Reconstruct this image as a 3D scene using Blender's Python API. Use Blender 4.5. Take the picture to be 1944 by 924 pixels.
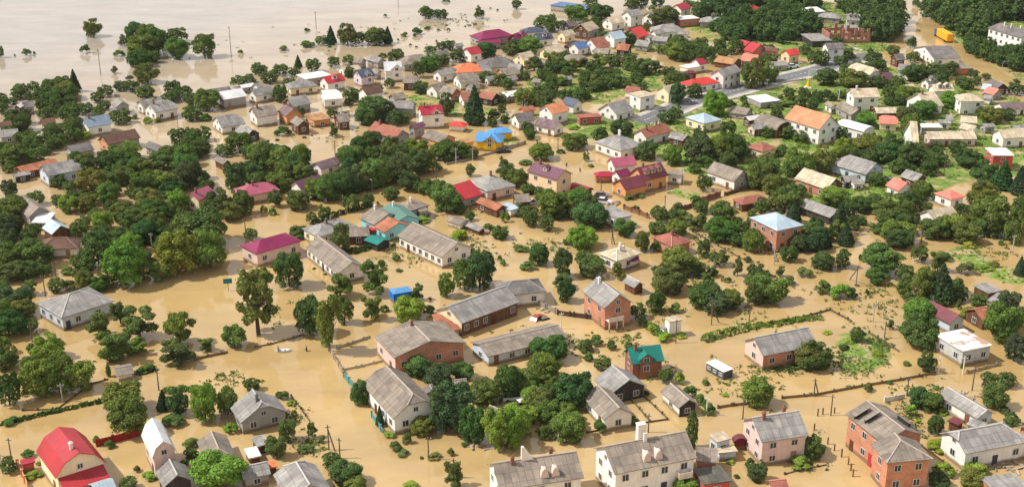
import bpy, bmesh, math, random
import numpy as np
from mathutils import Vector, Matrix, noise as mnoise

# ------------------------------------------------------------------ scene, camera, light
for o in list(bpy.data.objects): bpy.data.objects.remove(o, do_unlink=True)
SC = bpy.context.scene
COL = SC.collection
PW, PH, F = 1944.0, 924.0, 2400.0            # photograph frame and focal length in its pixels
PITCH, CAM_H = math.radians(21.5), 105.0
cam_data = bpy.data.cameras.new('drone_camera')
cam = bpy.data.objects.new('drone_camera', cam_data); COL.objects.link(cam)
cam.location = (0, 0, CAM_H); cam.rotation_euler = (math.pi/2-PITCH, 0, 0)
cam_data.sensor_fit = 'HORIZONTAL'; cam_data.sensor_width = 36.0
cam_data.lens = 36.0*F/PW
cam_data.clip_start = 1.0; cam_data.clip_end = 20000.0
SC.camera = cam

SUN_EL, SUN_AZ = math.radians(50), math.radians(182)     # direction TO the sun, measured from +X
sd = Vector((math.cos(SUN_AZ)*math.cos(SUN_EL), math.sin(SUN_AZ)*math.cos(SUN_EL), math.sin(SUN_EL)))
sun = bpy.data.lights.new('sun', 'SUN'); sun.energy = 4.7; sun.angle = math.radians(0.53); sun.color = (1.0, 0.965, 0.91)
so = bpy.data.objects.new('sun', sun); COL.objects.link(so)
so.rotation_euler = (-sd).to_track_quat('-Z', 'Y').to_euler(); so.location = sd*500

W = bpy.data.worlds.new('World'); SC.world = W; W.use_nodes = True
nt = W.node_tree; nt.nodes.clear()
def N(t, kind, **kw):
    n = t.nodes.new(kind)
    for k, v in kw.items():
        if hasattr(n, k): setattr(n, k, v)
        else: n.inputs[k].default_value = v
    return n
sky = N(nt, 'ShaderNodeTexSky', sky_type='NISHITA', sun_disc=False)
sky.sun_elevation = SUN_EL; sky.sun_rotation = math.pi/2-SUN_AZ
sky.air_density = 1.0; sky.dust_density = 2.0; sky.ozone_density = 1.0
tc = N(nt, 'ShaderNodeTexCoord')
cn = N(nt, 'ShaderNodeTexNoise'); cn.inputs['Scale'].default_value = 3.2; cn.inputs['Detail'].default_value = 6; cn.inputs['Roughness'].default_value = .55
mp = N(nt, 'ShaderNodeMapping'); mp.inputs['Scale'].default_value = (1, 1, 2.6); mp.inputs['Location'].default_value = (3.1, 1.7, 0.4)
nt.links.new(tc.outputs['Generated'], mp.inputs['Vector']); nt.links.new(mp.outputs['Vector'], cn.inputs['Vector'])
cr = N(nt, 'ShaderNodeValToRGB'); cr.color_ramp.elements[0].position = .42; cr.color_ramp.elements[1].position = .58
cr.color_ramp.elements[0].color = (.30,.30,.30,1); cr.color_ramp.elements[1].color = (.95,.95,.95,1)
nt.links.new(cn.outputs['Fac'], cr.inputs['Fac'])
mx = N(nt, 'ShaderNodeMix', data_type='RGBA')
nt.links.new(cr.outputs['Color'], mx.inputs['Factor'])
nt.links.new(sky.outputs['Color'], mx.inputs['A']); mx.inputs['B'].default_value = (8.6, 8.25, 8.05, 1)
bg = N(nt, 'ShaderNodeBackground'); bg.inputs['Strength'].default_value = 0.10
wo = N(nt, 'ShaderNodeOutputWorld')
sxz = N(nt, 'ShaderNodeSeparateXYZ'); nt.links.new(tc.outputs['Generated'], sxz.inputs[0])          # bright hazy band low over the horizon
hr_ = N(nt, 'ShaderNodeValToRGB'); hr_.color_ramp.elements[0].position = .16; hr_.color_ramp.elements[0].color = (1, 1, 1, 1); hr_.color_ramp.elements[1].position = .34; hr_.color_ramp.elements[1].color = (0, 0, 0, 1)
nt.links.new(sxz.outputs['Z'], hr_.inputs['Fac'])
mh = N(nt, 'ShaderNodeMix', data_type='RGBA'); nt.links.new(hr_.outputs['Color'], mh.inputs['Factor']); nt.links.new(mx.outputs['Result'], mh.inputs['A']); mh.inputs['B'].default_value = (8.6, 8.35, 8.25, 1)
nt.links.new(mh.outputs['Result'], bg.inputs['Color']); nt.links.new(bg.outputs['Background'], wo.inputs['Surface'])

SC.view_settings.view_transform = 'Standard'; SC.view_settings.look = 'None'
SC.view_settings.exposure = 0.12; SC.view_settings.gamma = 1.0
SC.view_settings.use_curve_mapping = False
SC.render.engine = 'CYCLES'
SC.cycles.max_bounces = 5; SC.cycles.transparent_max_bounces = 4
SC.cycles.caustics_reflective = False; SC.cycles.caustics_refractive = False
SC.cycles.use_denoising = True

# ------------------------------------------------------------------ pixel <-> world
CP, SP = math.cos(PITCH), math.sin(PITCH)
def at(px, py, z=0.0):
    """the world point at height z that the photograph shows at pixel (px, py)"""
    x = (px-PW/2)/F; y = -(py-PH/2)/F
    d = Vector((x, CP+y*SP, -SP+y*CP)); t = (z-CAM_H)/d.z
    return Vector((d.x*t, d.y*t, z))
def pix(p):
    v = Vector(p)-Vector((0, 0, CAM_H)); dz = v.y*CP-v.z*SP; up = v.y*SP+v.z*CP
    return (PW/2+F*v.x/dz, PH/2-F*up/dz)
def ppm(p):
    v = Vector(p)-Vector((0, 0, CAM_H)); return F/(v.y*CP-v.z*SP)
CROPX = {'1': 0, '2': 480, '3': 960, '4': 1444}; CROPY = {'A': (0, 3.85), 'B': (220, 3.85), 'C': (440, 3.696), 'D': (674, 3.696)}
def Z(crop, x, y):
    """reading from one of the enlarged quarters of the photograph -> photograph pixel"""
    if crop == 'P': return (x, y)
    y0, s = CROPY[crop[0]]; return (CROPX[crop[1]]+x/s, y0+y/s)
def h_from(base, ytop):
    """height of a vertical thing standing at base whose top is seen at row ytop"""
    lo, hi = 0.0, 40.0
    for _ in range(30):
        m = (lo+hi)/2
        if pix((base.x, base.y, m))[1] > ytop: lo = m
        else: hi = m
    return lo

# ------------------------------------------------------------------ materials
def lin(c):
    f = lambda v: (v/12.92 if v <= .04045 else ((v+.055)/1.055)**2.4)
    return tuple(f(v/255.0) for v in c)
def newmat(name):
    m = bpy.data.materials.new(name); m.use_nodes = True; t = m.node_tree
    b = t.nodes['Principled BSDF']; return m, t, b
def mul(t, a, b, fac=1.0):
    n = N(t, 'ShaderNodeMix', data_type='RGBA', blend_type='MULTIPLY'); n.inputs['Factor'].default_value = fac
    t.links.new(a, n.inputs['A']); t.links.new(b, n.inputs['B']); return n.outputs['Result']
def mixc(t, fac, a, b):
    n = N(t, 'ShaderNodeMix', data_type='RGBA')
    if isinstance(fac, float): n.inputs['Factor'].default_value = fac
    else: t.links.new(fac, n.inputs['Factor'])
    for s, v in (('A', a), ('B', b)):
        if isinstance(v, tuple): n.inputs[s].default_value = (*v, 1) if len(v) == 3 else v
        else: t.links.new(v, n.inputs[s])
    return n.outputs['Result']
def ramp(t, fac, stops):
    n = N(t, 'ShaderNodeValToRGB'); e = n.color_ramp.elements
    while len(e) < len(stops): e.new(.5)
    for q, (p, c) in zip(e, stops):
        q.position = p; q.color = (c, c, c, 1) if not isinstance(c, tuple) else (*c, 1)
    t.links.new(fac, n.inputs['Fac']); return n.outputs['Color']
def noise(t, vec, scale, detail=4, rough=.6, out='Fac'):
    n = N(t, 'ShaderNodeTexNoise'); n.inputs['Scale'].default_value = scale
    n.inputs['Detail'].default_value = detail; n.inputs['Roughness'].default_value = rough
    t.links.new(vec, n.inputs['Vector']); return n.outputs[out]
def mapping(t, vec, scale=(1, 1, 1)):
    n = N(t, 'ShaderNodeMapping'); n.inputs['Scale'].default_value = scale; t.links.new(vec, n.inputs['Vector']); return n.outputs['Vector']
def world_pos(t): return N(t, 'ShaderNodeNewGeometry').outputs['Position']
def uvs(t):
    """surface coordinates in metres, shifted differently on every object"""
    tcn = N(t, 'ShaderNodeTexCoord'); oi = N(t, 'ShaderNodeObjectInfo')
    m = N(t, 'ShaderNodeMath', operation='MULTIPLY'); m.inputs[1].default_value = 97.0; t.links.new(oi.outputs['Random'], m.inputs[0])
    a = N(t, 'ShaderNodeVectorMath', operation='ADD'); t.links.new(tcn.outputs['UV'], a.inputs[0]); t.links.new(m.outputs[0], a.inputs[1])
    return a.outputs[0], tcn.outputs['UV'], oi.outputs['Color'], oi.outputs['Random']

def mat_slate():
    m, t, b = newmat('corrugated_slate_sheets'); u, u0, c, r = uvs(t)
    bt = N(t, 'ShaderNodeTexBrick'); bt.offset = 0.0; t.links.new(u, bt.inputs['Vector'])
    bt.inputs['Color1'].default_value = (.80, .80, .80, 1); bt.inputs['Color2'].default_value = (1.14, 1.12, 1.08, 1); bt.inputs['Mortar'].default_value = (.58, .56, .54, 1)
    bt.inputs['Scale'].default_value = 1.0; bt.inputs['Brick Width'].default_value = 1.1; bt.inputs['Row Height'].default_value = 1.6; bt.inputs['Mortar Size'].default_value = .035; bt.inputs['Bias'].default_value = .1
    big = ramp(t, noise(t, u, .35, 5, .65), [(.3, .70), (.55, 1.0), (.75, 1.22)])
    streak = ramp(t, noise(t, mapping(t, u, (2.2, .22, 1)), 1.0, 4, .7), [(.3, .78), (.6, 1.05)])
    moss = noise(t, u, 1.7, 6, .7)
    col = mul(t, mul(t, mul(t, c, bt.outputs['Color']), big), streak)
    col = mixc(t, ramp(t, moss, [(.60, 0.0), (.74, .55)]), col, (.085, .075, .05))
    t.links.new(col, b.inputs['Base Color']); b.inputs['Roughness'].default_value = .9; b.inputs['Specular IOR Level'].default_value = .2
    wv = N(t, 'ShaderNodeTexWave', wave_type='BANDS', bands_direction='X'); wv.inputs['Scale'].default_value = 1.6; t.links.new(u0, wv.inputs['Vector'])
    bp = N(t, 'ShaderNodeBump'); bp.inputs['Strength'].default_value = .35; bp.inputs['Distance'].default_value = .05
    t.links.new(wv.outputs['Fac'], bp.inputs['Height']); t.links.new(bp.outputs['Normal'], b.inputs['Normal'])
    return m
def mat_metal():
    m, t, b = newmat('ribbed_sheet_metal'); u, u0, c, r = uvs(t)
    big = mul(t, ramp(t, noise(t, u, .3, 4), [(.3, .78), (.7, 1.12)]), ramp(t, noise(t, mapping(t, u, (2.6, .3, 1)), 1.0, 4, .7), [(.3, .82), (.6, 1.04)]))
    w = N(t, 'ShaderNodeTexBrick'); w.offset = 0; t.links.new(u0, w.inputs['Vector']); w.inputs['Scale'].default_value = 1
    w.inputs['Color1'].default_value = (.97, .97, .97, 1); w.inputs['Color2'].default_value = (1.04, 1.04, 1.04, 1); w.inputs['Mortar'].default_value = (.72, .72, .72, 1)
    w.inputs['Brick Width'].default_value = .55; w.inputs['Row Height'].default_value = 3.2; w.inputs['Mortar Size'].default_value = .03
    col = mul(t, mul(t, c, big), w.outputs['Color'])
    col = mixc(t, ramp(t, noise(t, u, .8, 6, .75), [(.62, 0.0), (.72, .35)]), col, (.20, .13, .09))
    t.links.new(col, b.inputs['Base Color']); b.inputs['Roughness'].default_value = .48; b.inputs['Specular IOR Level'].default_value = .4
    return m
def mat_tile():
    m, t, b = newmat('clay_roof_tiles'); u, u0, c, r = uvs(t)
    bt = N(t, 'ShaderNodeTexBrick'); t.links.new(u0, bt.inputs['Vector'])
    bt.inputs['Color1'].default_value = (.86, .84, .82, 1); bt.inputs['Color2'].default_value = (1.12, 1.1, 1.08, 1); bt.inputs['Mortar'].default_value = (.62, .6, .58, 1)
    bt.inputs['Scale'].default_value = 1; bt.inputs['Brick Width'].default_value = .34; bt.inputs['Row Height'].default_value = .4; bt.inputs['Mortar Size'].default_value = .03
    col = mul(t, mul(t, c, bt.outputs['Color']), ramp(t, noise(t, u, .45, 5), [(.3, .75), (.7, 1.15)]))
    t.links.new(col, b.inputs['Base Color']); b.inputs['Roughness'].default_value = .8; b.inputs['Specular IOR Level'].default_value = .25
    return m
def mud_band(t, col):
    sx = N(t, 'ShaderNodeSeparateXYZ'); t.links.new(world_pos(t), sx.inputs[0])
    n = noise(t, world_pos(t), .9, 4); a = N(t, 'ShaderNodeMath', operation='MULTIPLY_ADD'); a.inputs[1].default_value = -.9
    t.links.new(n, a.inputs[0]); t.links.new(sx.outputs['Z'], a.inputs[2])
    return mixc(t, ramp(t, a.outputs[0], [(0.0, .9), (.12, .7), (.45, 0.0)]), col, (.21, .145, .08))
def mat_plaster():
    m, t, b = newmat('painted_plaster'); u, u0, c, r = uvs(t)
    col = mul(t, c, ramp(t, noise(t, u, .7, 6, .65), [(.28, .86), (.6, 1.0)]))
    col = mul(t, col, ramp(t, noise(t, mapping(t, u, (3, .3, 1)), 1, 4), [(.3, .86), (.6, 1.0)]))
    t.links.new(mud_band(t, col), b.inputs['Base Color']); b.inputs['Roughness'].default_value = .92; b.inputs['Specular IOR Level'].default_value = .2
    return m
def mat_brick():
    m, t, b = newmat('brickwork'); u, u0, c, r = uvs(t)
    bt = N(t, 'ShaderNodeTexBrick'); t.links.new(u0, bt.inputs['Vector'])
    bt.inputs['Color1'].default_value = (.80, .78, .76, 1); bt.inputs['Color2'].default_value = (1.15, 1.12, 1.1, 1); bt.inputs['Mortar'].default_value = (1.25, 1.35, 1.4, 1)
    bt.inputs['Scale'].default_value = 1; bt.inputs['Brick Width'].default_value = .26; bt.inputs['Row Height'].default_value = .078; bt.inputs['Mortar Size'].default_value = .010
    col = mul(t, mul(t, c, bt.outputs['Color']), ramp(t, noise(t, u, .6, 6, .7), [(.3, .72), (.62, 1.1)]))
    t.links.new(mud_band(t, col), b.inputs['Base Color']); b.inputs['Roughness'].default_value = .93; b.inputs['Specular IOR Level'].default_value = .15
    return m
def mat_wood():
    m, t, b = newmat('weathered_boards'); u, u0, c, r = uvs(t)
    bt = N(t, 'ShaderNodeTexBrick'); bt.offset = 0; t.links.new(u0, bt.inputs['Vector'])
    bt.inputs['Color1'].default_value = (.72, .70, .68, 1); bt.inputs['Color2'].default_value = (1.2, 1.18, 1.15, 1); bt.inputs['Mortar'].default_value = (.35, .33, .3, 1)
    bt.inputs['Scale'].default_value = 1; bt.inputs['Brick Width'].default_value = .22; bt.inputs['Row Height'].default_value = 8; bt.inputs['Mortar Size'].default_value = .02
    col = mul(t, mul(t, c, bt.outputs['Color']), ramp(t, noise(t, mapping(t, u, (4, .4, 1)), 1, 4), [(.3, .75), (.65, 1.1)]))
    t.links.new(col, b.inputs['Base Color']); b.inputs['Roughness'].default_value = .9; b.inputs['Specular IOR Level'].default_value = .15
    return m
def mat_flat(name, rough, spec=.3, var=.15, scale=1.5, metal=0.0):
    m, t, b = newmat(name); oi = N(t, 'ShaderNodeObjectInfo'); tcn = N(t, 'ShaderNodeTexCoord')
    col = mul(t, oi.outputs['Color'], ramp(t, noise(t, tcn.outputs['Object'], scale, 4), [(.3, 1-var), (.7, 1+var*.6)]))
    t.links.new(col, b.inputs['Base Color']); b.inputs['Roughness'].default_value = rough; b.inputs['Specular IOR Level'].default_value = spec; b.inputs['Metallic'].default_value = metal
    return m
def mat_rust_white():
    m, t, b = newmat('white_sheet_with_rust_patches'); u, u0, c, r = uvs(t)
    n = noise(t, u, .30, 6, .62)
    col = mixc(t, ramp(t, n, [(.50, 0.0), (.56, .85)]), c, (.36, .17, .09))
    t.links.new(col, b.inputs['Base Color']); b.inputs['Roughness'].default_value = .7
    return m
def mat_glass():
    m, t, b = newmat('dark_window_glass'); b.inputs['Base Color'].default_value = (.03, .033, .036, 1); b.inputs['Roughness'].default_value = .12; return m
def mat_leaf():
    m, t, b = newmat('leaves'); oi = N(t, 'ShaderNodeObjectInfo'); g = N(t, 'ShaderNodeNewGeometry')
    hs = N(t, 'ShaderNodeHueSaturation')
    a = N(t, 'ShaderNodeMapRange'); a.inputs['To Min'].default_value = .7; a.inputs['To Max'].default_value = 1.35; t.links.new(g.outputs['Random Per Island'], a.inputs['Value'])
    h = N(t, 'ShaderNodeMapRange'); h.inputs['To Min'].default_value = .482; h.inputs['To Max'].default_value = .512; t.links.new(oi.outputs['Random'], h.inputs['Value'])
    t.links.new(a.outputs[0], hs.inputs['Value']); t.links.new(h.outputs[0], hs.inputs['Hue']); t.links.new(oi.outputs['Color'], hs.inputs['Color'])
    n = ramp(t, noise(t, world_pos(t), .55, 3), [(.3, .82), (.7, 1.2)])
    col = mul(t, mul(t, hs.outputs['Color'], n), ramp(t, noise(t, world_pos(t), .11, 2, .5, 'Color'), [(.36, (.74, .76, .80)), (.64, (1.32, 1.24, 1.0))]))
    di = N(t, 'ShaderNodeBsdfDiffuse'); tr = N(t, 'ShaderNodeBsdfTranslucent'); ms = N(t, 'ShaderNodeMixShader'); ms.inputs[0].default_value = .22
    t.links.new(col, di.inputs['Color']); t.links.new(mixc(t, .5, col, (.14, .22, .03)), tr.inputs['Color'])
    t.links.new(di.outputs[0], ms.inputs[1]); t.links.new(tr.outputs[0], ms.inputs[2])
    t.links.new(ms.outputs[0], t.nodes['Material Output'].inputs['Surface']); t.nodes.remove(b)
    return m
def mat_water():
    m, t, b = newmat('muddy_flood_water'); p = world_pos(t)
    n1 = noise(t, mapping(t, p, (1, .6, 1)), .012, 5, .6); n2 = noise(t, mapping(t, p, (.6, 1.4, 1)), .07, 5, .65)
    col = mixc(t, ramp(t, n1, [(.34, 0.0), (.66, 1.0)]), (.42, .278, .108), (.51, .362, .172))
    sx = N(t, 'ShaderNodeSeparateXYZ'); t.links.new(p, sx.inputs[0])                      # far open water painted paler and greyer, standing in for reflected sky
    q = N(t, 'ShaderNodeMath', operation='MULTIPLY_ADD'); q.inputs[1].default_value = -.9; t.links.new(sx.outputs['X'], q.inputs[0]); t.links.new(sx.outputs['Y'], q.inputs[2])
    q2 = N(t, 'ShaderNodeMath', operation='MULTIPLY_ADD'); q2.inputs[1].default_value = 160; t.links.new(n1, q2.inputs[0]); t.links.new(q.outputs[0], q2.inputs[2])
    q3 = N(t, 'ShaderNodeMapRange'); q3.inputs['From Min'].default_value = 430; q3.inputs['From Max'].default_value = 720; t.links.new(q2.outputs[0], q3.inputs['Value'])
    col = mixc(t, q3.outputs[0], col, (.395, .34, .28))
    col = mul(t, col, ramp(t, n2, [(.3, .80), (.7, 1.10)]))
    t.links.new(col, b.inputs['Base Color']); b.inputs['Roughness'].default_value = .05; b.inputs['IOR'].default_value = 1.5; b.inputs['Specular IOR Level'].default_value = .5
    w1 = noise(t, mapping(t, p, (.8, 1.3, 1)), .9, 3, .6)
    bp = N(t, 'ShaderNodeBump'); bp.inputs['Strength'].default_value = .05; bp.inputs['Distance'].default_value = .25
    t.links.new(w1, bp.inputs['Height']); t.links.new(bp.outputs['Normal'], b.inputs['Normal'])
    return m
def mat_ground():
    m, t, b = newmat('grass_and_mud_ground'); p = world_pos(t)
    sx = N(t, 'ShaderNodeSeparateXYZ'); t.links.new(p, sx.inputs[0])
    big = noise(t, p, .05, 4); fine = noise(t, p, .8, 5, .7); mid = noise(t, p, .22, 5, .65)
    grass = mixc(t, ramp(t, big, [(.35, 0.0), (.65, 1.0)]), (.10, .17, .032), (.19, .27, .055))
    grass = mul(t, grass, ramp(t, fine, [(.3, .6), (.7, 1.35)]))
    soil = mul(t, N(t, 'ShaderNodeRGB').outputs[0], ramp(t, fine, [(.3, .8), (.7, 1.1)]))
    for nn in t.nodes:
        if nn.type == 'RGB': nn.outputs[0].default_value = (.42, .31, .17, 1)
    col = mixc(t, ramp(t, mid, [(.50, 0.0), (.60, 1.0)]), grass, soil)
    z = N(t, 'ShaderNodeMath', operation='MULTIPLY_ADD'); z.inputs[1].default_value = .12; t.links.new(fine, z.inputs[0]); t.links.new(sx.outputs['Z'], z.inputs[2])
    col = mixc(t, ramp(t, z.outputs[0], [(.07, 0.0), (.16, 1.0)]), (.36, .25, .115), col)
    t.links.new(col, b.inputs['Base Color']); b.inputs['Roughness'].default_value = .95; b.inputs['Specular IOR Level'].default_value = .1
    return m
def mat_simple(name, c, rough=.9, var=.2, scale=.6):
    m, t, b = newmat(name)
    col = mixc(t, ramp(t, noise(t, world_pos(t), scale, 5, .65), [(.3, 0.0), (.7, 1.0)]), tuple(v*(1-var) for v in c), tuple(v*(1+var) for v in c))
    t.links.new(col, b.inputs['Base Color']); b.inputs['Roughness'].default_value = rough; b.inputs['Specular IOR Level'].default_value = .2
    return m
M = dict(s=mat_slate(), m=mat_metal(), t=mat_tile(), plaster=mat_plaster(), brick=mat_brick(), wood=mat_wood(), glass=mat_glass(), leaf=mat_leaf(),
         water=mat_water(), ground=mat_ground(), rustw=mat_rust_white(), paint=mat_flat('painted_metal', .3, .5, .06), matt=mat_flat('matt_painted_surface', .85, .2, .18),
         bark=mat_simple('bark', (.11, .085, .06), .95, .35, 2), asphalt=mat_simple('asphalt', (.15, .148, .15), .9, .2), gravel=mat_simple('pale_gravel_shoulder', (.46, .42, .35), .95, .25, .8),
         mark=mat_simple('white_road_paint', (.78, .78, .76), .7, .1), frame=mat_simple('white_window_frame', (.60, .59, .56), .6, .12), rubber=mat_simple('tyre_rubber', (.02, .02, .02), .8, .1),
         skin=mat_simple('skin', (.45, .27, .18), .7, .05), straw=mat_simple('debris', (.22, .17, .10), .95, .35, 2))

# ------------------------------------------------------------------ mesh helpers
def uv_auto(bm):
    uv = bm.loops.layers.uv.verify(); bm.normal_update(); up = Vector((0, 0, 1))
    for f in bm.faces:
        n = f.normal; a = up.cross(n)
        a = Vector((1, 0, 0)) if a.length < 1e-3 else a.normalized()
        b = n.cross(a)
        for l in f.loops: l[uv].uv = (l.vert.co.dot(a), l.vert.co.dot(b))
def poly(bm, pts, mi=0):
    f = bm.faces.new([bm.verts.new(p) for p in pts]); f.material_index = mi; return f
def box(bm, x0, x1, y0, y1, z0, z1, mi=0):
    v = [bm.verts.new((x, y, z)) for z in (z0, z1) for x, y in ((x0, y0), (x1, y0), (x1, y1), (x0, y1))]
    for q in ((3, 2, 1, 0), (4, 5, 6, 7), (0, 1, 5, 4), (1, 2, 6, 5), (2, 3, 7, 6), (3, 0, 4, 7)):
        bm.faces.new([v[i] for i in q]).material_index = mi
def tube(bm, p0, p1, r0, r1, n=6, mi=0):
    p0, p1 = Vector(p0), Vector(p1); d = (p1-p0).normalized(); a = d.orthogonal().normalized(); b = d.cross(a)
    r = []
    for p, q in ((p0, r0), (p1, r1)):
        r.append([bm.verts.new(p+q*(math.cos(2*math.pi*i/n)*a+math.sin(2*math.pi*i/n)*b)) for i in range(n)])
    for i in range(n): bm.faces.new((r[0][i], r[0][(i+1) % n], r[1][(i+1) % n], r[1][i])).material_index = mi
    bm.faces.new(r[1]).material_index = mi; bm.faces.new(r[0][::-1]).material_index = mi
def to_mesh(name, bm, mats, smooth=False):
    me = bpy.data.meshes.new(name); bm.to_mesh(me); bm.free()
    for m in (mats if isinstance(mats, (list, tuple)) else [mats]): me.materials.append(m)
    if smooth:
        for p in me.polygons: p.use_smooth = True
    return me
def link(name, data, parent=None, color=None, loc=None, rotz=None):
    o = bpy.data.objects.new(name, data); COL.objects.link(o)
    if parent: o.parent = parent
    if color: o.color = (*color, 1)
    if loc is not None: o.location = loc
    if rotz is not None: o.rotation_euler = (0, 0, rotz)
    return o
def tag(o, label=None, cat=None, group=None, kind=None):
    if label: o['label'] = label
    if cat: o['category'] = cat
    if group: o['group'] = group
    if kind: o['kind'] = kind
    return o

# ------------------------------------------------------------------ buildings
RND = random.Random(11)
ROOF = dict(slate=('s', (148, 145, 141), 'grey slate'), dslate=('s', (118, 113, 110), 'dark grey slate'), bslate=('s', (142, 131, 120), 'brown-grey slate'),
  beige=('s', (196, 181, 156), 'beige slate'), lslate=('m', (214, 214, 212), 'pale sheet-metal'), white=('m', (228, 226, 220), 'white'), red=('m', (176, 48, 54), 'red metal'),
  brightred=('m', (214, 62, 58), 'bright red'), crimson=('m', (168, 40, 60), 'crimson'), magenta=('m', (132, 32, 76), 'magenta metal'), pink=('m', (172, 88, 108), 'pink metal'),
  maroon=('m', (112, 52, 60), 'maroon'), violet=('m', (106, 66, 82), 'violet-brown metal'), vslate=('s', (124, 104, 108), 'violet-grey slate'), rust=('s', (168, 110, 84), 'rusty brown'), terracotta=('t', (214, 142, 106), 'faded terracotta tile'),
  brown=('t', (112, 84, 72), 'brown tile'), redbrown=('t', (160, 102, 86), 'red-brown tile'), navy=('m', (78, 86, 102), 'dark blue-grey metal'), bluegrey=('m', (122, 138, 152), 'blue-grey metal'),
  teal=('m', (20, 118, 106), 'teal metal'), green=('m', (90, 130, 118), 'green metal'), blue=('m', (84, 146, 200), 'bright blue metal'), salmon=('m', (224, 126, 108), 'salmon pink'),
  paleblue=('m', (172, 190, 200), 'pale blue metal'), orange=('t', (222, 126, 86), 'orange tile'), brownflat=('s', (168, 128, 92), 'rusty tan'), tar=('s', (98, 96, 88), 'dark mossy felt'), solar=('m', (88, 116, 160), 'blue panelled'))
WALL = dict(white=('plaster', (236, 232, 224), 'white'), cream=('plaster', (238, 222, 184), 'cream'), pink=('plaster', (222, 194, 182), 'pink'), brick=('brick', (180, 116, 92), 'brick'),
  dbrick=('brick', (140, 92, 74), 'dark brick'), orange=('plaster', (220, 156, 104), 'orange'), grey=('plaster', (160, 158, 154), 'grey'), lblue=('plaster', (196, 208, 216), 'pale blue'), yellow=('plaster', (242, 192, 40), 'yellow'),
  wood=('wood', (116, 84, 64), 'brown wooden'), turq=('plaster', (150, 214, 220), 'turquoise'), peach=('plaster', (242, 206, 166), 'peach'), blue=('plaster', (24, 112, 200), 'blue'),
  maroon=('plaster', (128, 48, 54), 'maroon'), dark=('wood', (74, 70, 68), 'dark wooden'), orbrick=('brick', (186, 130, 104), 'orange brick'), lilac=('plaster', (214, 200, 206), 'lilac'), redw=('brick', (180, 84, 72), 'red'), block=('brick', (176, 176, 174), 'grey block'))
THINGS = []       # every labelled thing: dict(o, px, py, noun, look, lm)
LM = []           # landmarks: (phrase, px, py)
MESHC = {}
PROFILES = dict(g=[(1, 0), (0, 1)], m=[(1, 0), (.60, .66), (0, 1)], b=[(1, 0), (.86, .42), (.6, .76), (.3, .94), (0, 1)])

def roof_bm(L1, L2, W, hw, hr, e1, e2, prof, q=.5, th=.13):
    """roof skin: ridge along x, from -L1 to L2 measured at the eaves; e1/e2 give the end shapes g(able), h(ip), k (half hip)"""
    bm = bmesh.new(); top = hw+hr; P = [(v*W/2, hw+z*hr) for v, z in PROFILES[prof]]
    run = {'g': 0.0, 'h': W/2*.92, 'k': (1-q)*W/2*.8}
    xr1, xr2 = -L1+run[e1], L2-run[e2]
    if xr1 > xr2: xr1 = xr2 = (xr1+xr2)/2
    qv, qz = W/2*(1-q), hw+q*hr
    for s in (1, -1):
        for i in range(len(P)-1):
            (va, za), (vb, zb) = P[i], P[i+1]; last = i == len(P)-2
            pts = [(-L1, s*va, za), (L2, s*va, za)]
            if last:
                if e2 == 'k': pts.append((L2, s*qv, qz))
                pts += [(xr2, 0, zb)] if xr2-xr1 < .05 else [(xr2, 0, zb), (xr1, 0, zb)]
                if e1 == 'k': pts.append((-L1, s*qv, qz))
            else: pts += [(L2, s*vb, zb), (-L1, s*vb, zb)]
            if s < 0: pts.reverse()
            poly(bm, pts)
    for e, x, xr, fl in ((e1, -L1, xr1, -1), (e2, L2, xr2, 1)):
        if e in 'hk':
            a, z = (W/2, hw) if e == 'h' else (qv, qz)
            pts = [(x, -a, z), (x, a, z), (xr, 0, top)]
            poly(bm, pts if fl > 0 else pts[::-1])
    bmesh.ops.remove_doubles(bm, verts=bm.verts, dist=.005)
    bmesh.ops.recalc_face_normals(bm, faces=bm.faces)
    bm.normal_update()
    if sum(f.normal.z for f in bm.faces) < 0: bmesh.ops.reverse_faces(bm, faces=bm.faces)
    # thickness: a copy th lower, joined round the rim
    tops = list(bm.faces); vm = {v: bm.verts.new(v.co-Vector((0, 0, th))) for v in list(bm.verts)}
    rim = [(e.verts[0], e.verts[1], e.link_loops[0].vert) for e in bm.edges if len(e.link_faces) == 1]
    for f in tops: bm.faces.new([vm[v] for v in reversed(f.verts)])
    for a, b, st in rim:
        if a is not st: a, b = b, a
        bm.faces.new((b, a, vm[a], vm[b]))
    # ridge capping
    uv_auto(bm)
    return bm, xr1, xr2
def wall_bm(x1, x2, w, P, e1, e2, q, hw, hr, W, zb=-1.2):
    """walls under a roof: P maps half width -> roof underside height"""
    bm = bmesh.new()
    def under(v):
        v = min(abs(v)/(W/2), 1.0)
        for (va, za), (vb, zb2) in zip(PROFILES[P], PROFILES[P][1:]):
            if vb <= v <= va: return hw+hr*(za+(zb2-za)*(va-v)/max(va-vb, 1e-6))-.16
        return hw
    h = w/2; ze = under(h)
    for s in (1, -1):
        pts = [(x2, s*h, zb), (x1, s*h, zb), (x1, s*h, ze), (x2, s*h, ze)]
        poly(bm, pts if s > 0 else pts[::-1])
    for e, x, fl in ((e1, x1, -1), (e2, x2, 1)):
        pts = [(x, -h, zb), (x, h, zb), (x, h, ze)]
        if e == 'g':
            for v, z in PROFILES[P][1:-1]: pts.append((x, v*W/2, under(v*W/2)))
            pts.append((x, 0, under(0)))
            for v, z in PROFILES[P][1:-1][::-1]: pts.append((x, -v*W/2, under(v*W/2)))
        if e == 'k':
            qv = W/2*(1-q)-.1; pts += [(x, qv, under(qv)-.05), (x, -qv, under(qv)-.05)]
        pts.append((x, -h, ze)); poly(bm, pts if fl > 0 else pts[::-1])
    bmesh.ops.remove_doubles(bm, verts=bm.verts, dist=.004); uv_auto(bm); return bm
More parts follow.
